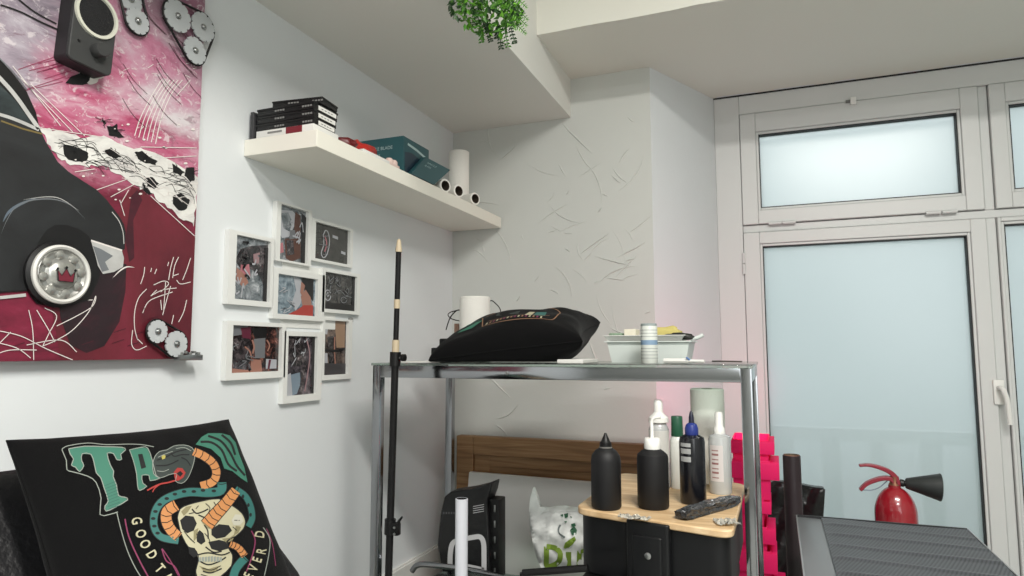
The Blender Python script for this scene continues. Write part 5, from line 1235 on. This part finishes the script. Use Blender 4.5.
def e5_(root, c, r, h):
    BL = mat('cap_blue', (34, 50, 122), .35)
    mb = MB(); mb.lathe([(r * .5, h * .735), (r * .52, h * .74), (r * .52, h * .81), (r * .42, h * .85), (r * .22, h * .87)], BL, c, 24); mb.obj('cap', root)
    mb = MB(); mb.lathe([(r * .22, h * .86), (r * .20, h * .93), (r * .12, h * .985), (r * .05, h)], mat('tip_navy', (24, 28, 48), .4), c, 16); mb.obj('nozzle_tip', root)
    for k, (za_, zb_) in enumerate(((.62, .66), (.545, .60), (.46, .515))):
        d = V((c.x - EYE.x, c.y - EYE.y, 0)).normalized(); bs = math.atan2(-d.y, -d.x) + radians(-32); rings = []
        mb = MB(); i = mb.mi(mat('label_strip', (158, 160, 160), .5)); prev = None
        for q in range(9):
            a_ = bs + radians(-26 + 6.5 * q); v0 = mb.bm.verts.new(c + V((r * 1.012 * cos(a_), r * 1.012 * sin(a_), h * za_))); v1 = mb.bm.verts.new(c + V((r * 1.012 * cos(a_), r * 1.012 * sin(a_), h * zb_)))
            if prev: f = mb.bm.faces.new((prev[0], v0, v1, prev[1])); f.material_index = i
            prev = (v0, v1)
        mb.obj('label', root)
bottle(693.5, 503, 412, 12.8, [(.93, 0), (1, .02), (1, .66), (.93, .71), (.6, .735), (.5, .74)], mat('glossy_black', (20, 21, 26), .22), 'ink_bottle', 'glossy black ink bottle with blue pointed cap and pale labels', e5_)
def e6_(root, c, r, h):
    mb = MB(); mb.lathe([(r * .44, h * .72), (r * .5, h * .73), (r * .5, h * .80), (r * .36, h * .83), (r * .36, h * .97), (r * .30, h)], WHITEP, c, 24); mb.obj('spray_cap', root)
    d = V((c.x - EYE.x, c.y - EYE.y, 0)).normalized(); bs = math.atan2(-d.y, -d.x) - radians(20); prev = None
    mb = MB(); i = mb.mi(mat('label_pale', (206, 200, 198), .5)); j = mb.mi(mat('label_text', (150, 110, 108), .5))
    for q in range(9):
        a_ = bs + radians(-36 + 9 * q); v0 = mb.bm.verts.new(c + V((r * 1.012 * cos(a_), r * 1.012 * sin(a_), h * .16))); v1 = mb.bm.verts.new(c + V((r * 1.012 * cos(a_), r * 1.012 * sin(a_), h * .60)))
        if prev: f = mb.bm.faces.new((prev[0], v0, v1, prev[1])); f.material_index = i
        prev = (v0, v1)
    for k in range(7):
        prev = None
        for q in range(5):
            a_ = bs + radians(-24 + 9 * q); z0 = h * (.2 + .055 * k); v0 = mb.bm.verts.new(c + V((r * 1.02 * cos(a_), r * 1.02 * sin(a_), z0))); v1 = mb.bm.verts.new(c + V((r * 1.02 * cos(a_), r * 1.02 * sin(a_), z0 + h * (.012 + .012 * (k % 2)))))
            if prev: f = mb.bm.faces.new((prev[0], v0, v1, prev[1])); f.material_index = j
            prev = (v0, v1)
    mb.obj('label', root)
bottle(721, 493, 413, 11, [(.95, 0), (1, .02), (1, .66), (.92, .70), (.5, .73), (.44, .74)], CLR, 'spray_bottle', 'clear spray bottle with white cap at the right of the bamboo lid', e6_)
c = place(709.5, 482); s = (c - EYE).dot(FW) / FOC
roll('paper_roll', c, c + V((0, 0, (482 - 389.5) * s)), 16.6 * s, 'tall white paper roll standing on bamboo lid behind the bottles', 'paper roll', hole=.35, core=CARD)
# wrapped black packet
c = place(709.5, 511.5); A_, B_ = place(683, 518), place(735, 502.5); d = (B_ - A_); L_ = d.length; ang = math.degrees(math.atan2(d.y, d.x))
bm = bmesh.new(); bmesh.ops.create_cube(bm, size=1); bmesh.ops.subdivide_edges(bm, edges=bm.edges[:], cuts=9, use_grid_fill=True); rr = random.Random(5)
for v in bm.verts:
    p = v.co; k = 1 - .25 * abs(2 * p.x) ** 4; v.co = V((p.x * L_ * 1.05, p.y * .034 * (1 - .12 * abs(2 * p.x) ** 3) + rr.uniform(-.0018, .0018), p.z * .019 * k + .0112 + rr.uniform(-.0024, .0024)))
mb = MB(); mb.merge(bm, mat('crinkled_black_film', (40, 41, 44), .16, coat=.6, bump=(70, 1, 3)), rotz(ang, c), True)
o = mb.obj('wrapped_packet', loc=c, sharp=20); tag(o, 'black crinkled plastic wrapped packet lying at the right front of bamboo lid', 'packet')
FILM = clear('clear_film', (240, 236, 224), .6, .1)
def film(px, py, sx, sy, seed, label, ang):
    c = place(px, py); bm = bmesh.new(); bmesh.ops.create_grid(bm, x_segments=14, y_segments=8, size=.5); rr = random.Random(seed)
    for v in bm.verts: v.co = V((v.co.x * sx * (1 + rr.uniform(-.1, .1)), v.co.y * sy * (1 + rr.uniform(-.15, .15)), .0015 + abs(rr.gauss(0, .003))))
    r_ = bmesh.ops.solidify(bm, geom=bm.faces[:], thickness=.0004); mb = MB(); mb.merge(bm, FILM, rotz(ang, c + V((0, 0, .001))), False)
    o = mb.obj('plastic_film', loc=c, sharp=10); tag(o, label, 'plastic film')
film(634, 519, .07, .03, 3, 'clear crinkled film scrap at the front middle of the bamboo lid', -8)
film(727, 524, .05, .045, 4, 'clear crinkled film scrap at the front right corner of bamboo lid', 20)

# ------------------------------------------------------------------ stand pole in front of the table's left leg
py0 = 1.74; T1, T2 = at_y(399, 240, py0), at_y(388.5, 577, py0); dd = (T1 - T2).normalized()
def onp(pxy): t = (at_y(399 - (pxy - 240) * 10.5 / 337, pxy, py0) - T2).dot(dd); return T2 + dd * t
fl = T2 - dd * ((T2.z - .02) / dd.z)
root = thing('telescopic_stand', (fl.x, fl.y, 0), 'slim black telescopic stand with cream tip and rings in front of the table', 'stand')
CREAM = mat('cream_plastic', (196, 180, 152), .5)
def seg(name, y0, y1, r, m, **k): mb = MB(); mb.tube([onp(y1), onp(y0)], r, m, 14); return mb.obj(name, root)
seg('upper_pole', 250, 357, .0082, BLACKM)
for a, b, r in ((282, 284, .0098),): pass
mb = MB(); mb.tube([onp(252), onp(249), onp(246), onp(241), onp(239)], [.010, .0098, .0078, .0062, .003], CREAM, 14); mb.obj('tip', root)
seg('cream_ring', 299.5, 308.5, .0092, CREAM); seg('cream_sleeve', 340, 353, .0108, CREAM)
seg('lower_pole', 360, 600, .0108, BLACKM)
mb = MB(); mb.tube([onp(600), fl + dd * .25], .0108, BLACKM, 14); mb.obj('base_pole', root)
c = onp(358); seg('collar', 352, 366, .0165, BLACKP)
mb = MB(); mb.tube([c, c + V((.034, -.004, 0))], .0035, STEEL, 8); mb.lathe([(.006, 0), (.011, .003), (.011, .013), (.006, .016)], BLACKP, c + V((.022, -.003, .001)), 10, (1, 0, 0)); mb.obj('knob', root)
seg('clamp', 519, 534, .0165, BLACKP)
c = onp(527); mb = MB(); mb.box((c.x + .008, c.y - .014, c.z - .02), (c.x + .034, c.y + .006, c.z + .016), BLACKP, bev=.004); mb.tube([(c.x + .026, c.y - .005, c.z + .008), (c.x + .034, c.y - .006, c.z + .022), (c.x + .044, c.y - .006, c.z + .034)], [.006, .0045, .003], BLACKP, 8); mb.obj('clamp_lever', root)
for q in (0, 1):
    mb = MB(); mb.lathe([(.0035, 0), (.0035, .003), (.001, .0035)], STEEL, (c.x + .024, c.y - .0145, c.z + .004 - q * .018), 10, (0, -1, 0)); mb.obj('clamp_screw', root)
for k in range(3):
    a_ = radians(100 + 120 * k); mb = MB(); mb.tube([fl + dd * .30, fl + V((.16 * cos(a_), .16 * sin(a_), -.012))], .007, BLACKM, 8); mb.obj('leg', root)

# ------------------------------------------------------------------ pink bins
PINK = mat('hot_pink_plastic', (255, 52, 138), .5, spec=.3); nt, b = nodes_of(PINK)
_tl = nt.nodes.new('ShaderNodeBsdfTranslucent'); _tl.inputs['Color'].default_value = lin((255, 60, 140)) + (1,); _mx = nt.nodes.new('ShaderNodeMixShader'); _mx.inputs[0].default_value = .5
nt.links.new(b.outputs[0], _mx.inputs[1]); nt.links.new(_tl.outputs[0], _mx.inputs[2]); nt.links.new(_mx.outputs[0], nt.nodes['Material Output'].inputs[0])
by_ = 2.55; zb_ = lambda y: at_y(755, y, by_).z
xl = at_y(732, 460, by_).x
edges = [(440.5, 774, 454, 769.5), (461, 779, 479, 771), (500, 771, 513, 764.5), (527, 775.5, 543, 768), (551, 777, 572, 772), (584, 786, 600, 776), (616, 788, 640, 780)]
labs_b = ['topmost hot pink plastic bin in the stack beside the table leg', 'second hot pink bin from the top of the pink stack', 'third hot pink bin from the top of the pink stack', 'fourth hot pink bin from the top of the pink stack', 'fifth hot pink bin, low in the pink stack', 'sixth hot pink bin, partly hidden at the bottom of the pink stack']
ztop = [zb_(e[0]) for e in edges] ; 
for k in range(6):
    e = edges[k]; z1, z0 = ztop[k], ztop[k + 1] + .0005
    xr = at_y(e[1], e[0], by_).x; xb = at_y(e[3], e[2], by_).x; zr = zb_(e[2])
    root = thing('storage_bin', ((xl + xb) / 2, by_ + .1, z0), labs_b[k], 'bin', 'stack of hot pink bins')
    mb = MB(); tray(mb, xl, xb, by_, by_ + .2, z0, z1 - .002, PINK, .004, .0, .004); mb.obj('bin_body', root, bevel=.002)
    mb = MB(); mb.box((xl - .006, by_ - .008, zr), (xr, by_ + .0, z1 - .003), PINK, bev=.003); mb.obj('front_lip', root)
    mb = MB(); mb.box((xb, by_ + .01, zr), (xr, by_ + .18, z1 - .003), PINK, bev=.003); mb.obj('side_lip', root)
zlow = ztop[6]
root = tag(MB().box((xl - .02, by_ - .01, 0), (at_y(786, 600, by_).x, by_ + .2, zlow), PINK).obj('pink_crate', bevel=.01), 'hot pink crate on the floor under the pink bins', 'crate')

# black tube and black bag
c = at_y(791.5, 455, 2.06); s = (c - EYE).dot(FW) / FOC
root = roll('black_tube', (c.x, 2.06, 0), (c.x, 2.06, c.z), 8.4 * s, 'upright dark roll with brownish rim between pink bins and trolley', 'tube', m=mat('dark_roll', (38, 28, 32), .4), hole=.9, core=CARD)
mb = MB(); mb.lathe([(8.4 * s * .99, c.z - .004), (8.4 * s * .9, c.z + .001)], mat('copper_rim', (140, 88, 70), .5), (c.x, 2.06, 0), 24, cap=False); mb.obj('rim', root)
gy = 2.90; outl = [(764, 612), (764, 520), (765, 486), (774, 481), (792, 483), (812, 487), (825, 488.5), (823, 520), (822, 560), (824, 612)]
root = thing('black_bag', at_y(795, 560, gy), 'black plastic bag standing behind the dark upright roll', 'bag'); root.location.z = 0
fl_ = flat_poly(outl, 8); mb = MB(); i = mb.mi(mat('black_bin_film', (16, 17, 18), .3, bump=(16, 1, 4)))
def bf(x, y, bk=0):
    wv = .008 * sin(x * .3 + y * .11) + .006 * sin(y * .2 + x * .13) ; p = at_y(x, y, gy + wv); p.y = gy + wv + bk; p.z = max(p.z, .001); return p
mb.prism([V((q.x, q.y, max(q.z, 0))) for q in (at_y(x, y, gy) for x, y in outl + [(824, 800), (764, 800)][0:0])] , (0, .05, 0), _mc['black_bin_film']); mb.obj('bag_body', root, bevel=.008)
mb = MB(); vv = [mb.bm.verts.new(bf(*p) - V((0, .012, 0))) for p in fl_[0]]; 
i = mb.mi(_mc['black_bin_film'])
for f in fl_[1]: g = mb.bm.faces.new([vv[k] for k in f]); g.smooth = True; g.material_index = i
mb.obj('bag_front', root, sharp=60)

# ------------------------------------------------------------------ fire extinguisher
ey = 2.30; EP = lambda x, y: at_y(x, y, ey); c = EP(895.5, 505); s = (c - EYE).dot(FW) / FOC; R_ = 19 * s
REDE = mat('extinguisher_red', (134, 20, 32), .24, coat=.5); REDH = mat('handle_red', (128, 30, 46), .35)
root = thing('fire_extinguisher', (c.x, ey, 0), 'red fire extinguisher with black horn standing before the glass door', 'fire extinguisher')
zs = EP(895, 514.5).z; zt = EP(895, 486).z; H_ = zt - zs
mb = MB(); mb.lathe([(R_ * .9, 0), (R_, .012), (R_, zs)] + [(R_ * cos(a), zs + H_ * sin(a)) for a in [k * radians(74) / 12 for k in range(1, 13)]] + [(R_ * .24, zt)], REDE, (c.x, ey, 0), 40); mb.obj('cylinder', root, sharp=60)
hc = EP(894.5, 480); mb = MB(); mb.lathe([(5.2 * s, zt - .004), (5.4 * s, zt + .004), (4.2 * s, zt + .01), (4.4 * s, zt + .028)], mat('brass', (130, 90, 70), .35, .7), (c.x, ey, 0), 20); mb.obj('valve', root)
mb = MB(); mb.lathe([(5.6 * s, zt - .012), (5.8 * s, zt + .002), (4.6 * s, zt + .004)], REDE, (c.x, ey, 0), 20); mb.obj('neck', root)
def ribbon(pts, w, th, m, name, yoff=0):
    P = smooth_path([EP(x, y) + V((0, yoff, 0)) for x, y in pts], 5); rings = []
    for i_, p in enumerate(P):
        t_ = (P[min(i_ + 1, len(P) - 1)] - P[max(i_ - 1, 0)]).normalized(); q = t_.cross(V((0, 1, 0))).normalized(); k_ = th[0] + (th[1] - th[0]) * i_ / (len(P) - 1)
        rings.append([p + V((0, w, 0)) + q * k_, p - V((0, w, 0)) + q * k_, p - V((0, w, 0)) - q * k_, p + V((0, w, 0)) - q * k_])
    mb = MB(); mb.ring_sweep(rings, m, smooth=False); mb.obj(name, root, bevel=.002)
ribbon([(897, 485), (895, 477), (888, 471), (878, 467), (868, 465), (859, 465.5)], .012, (.0085, .003), REDH, 'operating_lever')
ribbon([(896, 484), (891, 479), (884, 478), (875, 480), (866, 484), (860, 490)], .012, (.007, .0045), REDH, 'carrying_handle')
mb = MB(); mb.tube(smooth_path([EP(888, 480), EP(880, 487), EP(872, 490), EP(863, 490)], 5), .0015, mat('grey_wire', (120, 132, 148), .4), 6); mb.obj('safety_wire', root)
a, b = EP(905.5, 483.2), EP(940.5, 487.5); ax = (b - a); Lh = ax.length
mb = MB(); HORN = mat('horn_black', (32, 36, 36), .5)
mb.lathe([(4.2 * s, 0), (5.2 * s, Lh * .03), (12.8 * s, Lh * .93), (13.4 * s, Lh * .98), (13.2 * s, Lh), (12.2 * s, Lh), (4 * s, Lh * .1), (.001, Lh * .1)], HORN, a, 32, ax); mb.obj('horn', root)
mb = MB(); mb.lathe([(2.4 * s, 0), (2.6 * s, 3 * s), (3.6 * s, 3.2 * s), (3.6 * s, 6 * s), (2.8 * s, 7 * s), (2.8 * s, 9.4 * s)], BLACKP, EP(896.5, 482.4), 18, ax); mb.obj('swivel_joint', root)

# ------------------------------------------------------------------ trolley at the right with ribbed mat
WZ = .60; x0, x1, y1 = .037, .411, 1.928; y0 = 1.18
root = thing('tool_trolley', ((x0 + x1) / 2, (y0 + y1) / 2, 0), 'grey metal trolley with black ribbed mat on top before the glass door', 'trolley')
TG = mat('trolley_grey', (112, 115, 118), .38, .3); TDK = mat('trolley_dark', (30, 31, 33), .5)
mb = MB(); mb.box((x0, y0, WZ - .03), (x1, y1, WZ - .002), TG, bev=.003); mb.obj('top_plate', root)
mb = MB()
for a_, b_ in (((x0 - .003, y0, WZ - .012), (x0, y1 + .003, WZ + .002)), ((x1, y0, WZ - .012), (x1 + .003, y1 + .003, WZ + .002))): mb.box(a_, b_, mat('trolley_rim', (150, 152, 154), .35, .5))
mb.obj('rim', root); mb = MB(); mb.box((x0, y1, WZ - .014), (x1, y1 + .004, WZ + .003), TDK); mb.obj('back_rim', root)
RIB = mat('ribbed_rubber', (58, 60, 64), .42); nt, b = nodes_of(RIB)
tc = nt.nodes.new('ShaderNodeTexCoord'); mp = nt.nodes.new('ShaderNodeMapping'); mp.inputs['Rotation'].default_value = (0, 0, radians(20))
wv = nt.nodes.new('ShaderNodeTexWave'); wv.inputs['Scale'].default_value = 46; wv.bands_direction = 'X'
nt.links.new(tc.outputs['Object'], mp.inputs['Vector']); nt.links.new(mp.outputs[0], wv.inputs['Vector'])
bp = nt.nodes.new('ShaderNodeBump'); bp.inputs['Strength'].default_value = .3; bp.inputs['Distance'].default_value = .0015; nt.links.new(wv.outputs['Fac'], bp.inputs['Height']); nt.links.new(bp.outputs['Normal'], b.inputs['Normal'])
r = ramp(nt, [(.2, (34, 35, 38)), (.7, (62, 64, 68))]); nt.links.new(wv.outputs['Fac'], r.inputs['Fac']); nt.links.new(r.outputs['Color'], b.inputs['Base Color'])
mb = MB(); nx, ny_ = 30, 120; g = []
ridges = [1.865, 1.775, 1.68, 1.58, 1.48, 1.38, 1.28]
def mz(x, y):
    sk = .03 * (x - x0) / (x1 - x0); d = min(abs(y + sk - q) for q in ridges); e = min(1, (x - .093) / .02)
    return WZ + .0015 + (.003 * math.exp(-(d / .010) ** 2) + .001 * sin(14 * x + 20 * y)) * e
for i_ in range(nx + 1):
    row = []
    for j in range(ny_ + 1):
        x = .093 + (x1 - .002 - .093) * i_ / nx; y = y0 + (y1 - .004 - y0) * j / ny_; row.append(mb.bm.verts.new((x, y, mz(x, y))))
    g.append(row)
k_ = mb.mi(RIB)
for i_ in range(nx):
    for j in range(ny_): f = mb.bm.faces.new((g[i_][j], g[i_ + 1][j], g[i_ + 1][j + 1], g[i_][j + 1])); f.smooth = True; f.material_index = k_
mb.obj('ribbed_mat', root, sharp=80)
for x in (x0 + .02, x1 - .02):
    for y in (y0 + .03, y1 - .03):
        mb = MB(); mb.box((x - .012, y - .012, .05), (x + .012, y + .012, WZ - .03), TG); mb.obj('leg', root); mb = MB(); mb.lathe([(.024, -.01), (.025, -.006), (.025, .006), (.024, .01)], BLACKP, (x, y, .025), 16, (1, 0, 0)); mb.obj('wheel', root)
mb = MB(); mb.box((x0 + .01, y0 + .02, .2), (x1 - .01, y1 - .02, .22), TG, bev=.003); mb.obj('lower_shelf', root)

# ------------------------------------------------------------------ hanging artificial plant
LG = mat('leaf_bright_green', (104, 164, 48), .5, noise=(60, .4)); LD = mat('leaf_dark_green', (44, 78, 40), .5, noise=(60, .3)); LM = mat('leaf_mid_green', (74, 124, 46), .5, noise=(60, .35))
hp = at_y(492, -30, 1.62); print('plant', hp)
root = thing('hanging_plant', (hp.x, hp.y, hp.z), 'artificial green hanging plant with fern fronds below the ceiling soffit', 'plant')
rp = random.Random(12)
def leaf(mb, p, d, up, ln, w, m):
    d = d.normalized(); sd = d.cross(up)
    if sd.length < .1: sd = V((1, 0, 0))
    sd.normalize(); q = sd.cross(d) * w * .25; i = mb.mi(m)
    a, b, c, e, t = [mb.bm.verts.new(v) for v in (p, p + d * ln * .45 + sd * w / 2 - q, p + d * ln * .5 + q, p + d * ln * .45 - sd * w / 2 - q, p + d * ln)]
    for f in ((a, b, c), (a, c, e), (b, t, c), (c, t, e)): g = mb.bm.faces.new(f); g.material_index = i
def PPx(x, y, yy): return at_y(x, y, yy)
mb = MB()
# bushy bulk: fill the outline seen in the photograph
bulk = [(452, -40), (448, 4), (454, 10), (462, 9), (474, 24), (486, 34), (500, 36), (512, 32), (516, 18), (520, 0), (522, -40)]
for k in range(620):
    x = rp.uniform(450, 520); lim = 8 + 26 * sin(pi * min(1, max(0, (x - 452) / 76))) ** .8; y = rp.uniform(-45, max(2, lim)); yy = 1.62 + rp.uniform(-.07, .07)
    p = PPx(x, y, yy); d = V((rp.uniform(-1, 1), rp.uniform(-1, 1), rp.uniform(-1.2, .3))); leaf(mb, p, d, V((0, 0, 1)), rp.uniform(.014, .028), rp.uniform(.008, .014), rp.choice((LG, LM, LD, LM)))
mb.obj('foliage', root)
def sprig(x0, y0, x1, y1, m, n=12, sz=.011, yy=1.62):
    mb = MB(); P = smooth_path([PPx(x0, y0, yy), PPx((x0 + x1) / 2 + rp.uniform(-2, 2), (y0 + y1) / 2, yy - .01), PPx(x1, y1, yy)], 4); mb.tube(P, .0012, LD, 5)
    for p in P[1:]:
        for s_ in (-1, 1): leaf(mb, p, V((s_, rp.uniform(-.5, .5), -.35)), V((0, 1, 0)), sz, sz * .6, m)
        leaf(mb, p, V((rp.uniform(-.4, .4), -1, -.6)), V((0, 0, 1)), sz, sz * .8, m)
    return mb.obj('trailing_stem', root)
for a in ((476, 8, 482, 42), (470, 4, 475, 26), (488, 18, 491, 41), (496, 22, 501, 48), (505, 20, 508, 46), (509, 20, 515, 43), (502, 24, 497, 38), (452, 0, 453, 15), (460, 2, 464, 12), (484, 18, 488, 30)): sprig(*a, rp.choice((LD, LM, LD)), 14, yy=1.62 + rp.uniform(-.04, .04))
def frond(x0, y0, x1, y1, yy=1.62):
    mb = MB(); a, b = PPx(x0, y0, yy), PPx(x1, y1, yy - .03); n = 13; P = smooth_path([a, a.lerp(b, .5) + V((0, 0, .008)), b], 7); mb.tube(P, .0011, LM, 5)
    for i_, p in enumerate(P):
        t_ = (b - a).normalized(); up = V((0, -1, 0)).cross(t_); l_ = .030 * (1 - i_ / (len(P) + 2))
        for s_ in (-1, 1): leaf(mb, p, up * s_ + t_ * .6, V((0, 1, 0)), l_, l_ * .34, LG if i_ % 3 else LM)
    mb.obj('fern_frond', root)
for a in ((500, -12, 527, 8), (500, -2, 528, 20), (502, 8, 527, 26), (504, 18, 526, 34), (498, -20, 524, -4), (494, 2, 516, 30)): frond(*a)
mb = MB(); mb.lathe([(.05, -.0), (.075, .06), (.078, .11), (.07, .115)], mat('basket_grey', (90, 90, 92), .6), (hp.x, hp.y, hp.z - .0), 20); mb.obj('pot', root)
for k in range(3):
    a_ = k * 2.09; mb = MB(); mb.tube([(hp.x + .075 * cos(a_), hp.y + .075 * sin(a_), hp.z + .11), (hp.x, hp.y, ZH)], .0015, BLACKP, 5); mb.obj('hanging_cord', root)

# ------------------------------------------------------------------ light
W = bpy.data.worlds.new('world'); SC.world = W; W.use_nodes = True
bg = W.node_tree.nodes['Background']; bg.inputs['Color'].default_value = (.95, .985, 1.0, 1); bg.inputs['Strength'].default_value = 1.42
def area(name, loc, tgt, sx, sy, power, col):
    l = bpy.data.lights.new(name, 'AREA'); l.shape = 'RECTANGLE'; l.size, l.size_y = sx, sy; l.energy = power; l.color = col
    o = bpy.data.objects.new(name, l); COL.objects.link(o); o.location = loc; o.rotation_euler = (V(tgt) - V(loc)).to_track_quat('-Z', 'Y').to_euler(); return o
area('ceiling_lamp', (.7, .3, ZH - .03), (.7, .3, 0), 1.2, .3, 98, (1, .965, .90))
area('ceiling_lamp', (.9, -1.3, ZH - .03), (.9, -1.3, 0), 1.2, .3, 74, (1, .985, .97))
area('front_area_light', (1.2, YF + .05, 1.5), (.2, 3, 1.2), 2.0, 1.6, 36, (.96, .99, 1))  # unseen area light by the closed front wall; no window opening there
area('pink_bounce_fill', (-.10, 2.60, .80), (-.30, 3.1, 1.0), .12, .3, 1.0, (1, .14, .32))  # added light standing in for glow off the pink bins; no lamp there
SC.view_settings.view_transform = 'Standard'; SC.view_settings.look = 'None'; SC.view_settings.gamma = 1; SC.view_settings.exposure = -.07
try: SC.view_settings.use_curve_mapping = False
except Exception: pass
SC.cycles.use_denoising = True; SC.cycles.max_bounces = 8; SC.cycles.diffuse_bounces = 5; SC.cycles.transmission_bounces = 8; SC.cycles.caustics_refractive = False; SC.cycles.caustics_reflective = False
for o in list(SC.objects):
    if o.name in ('t',): bpy.data.objects.remove(o)
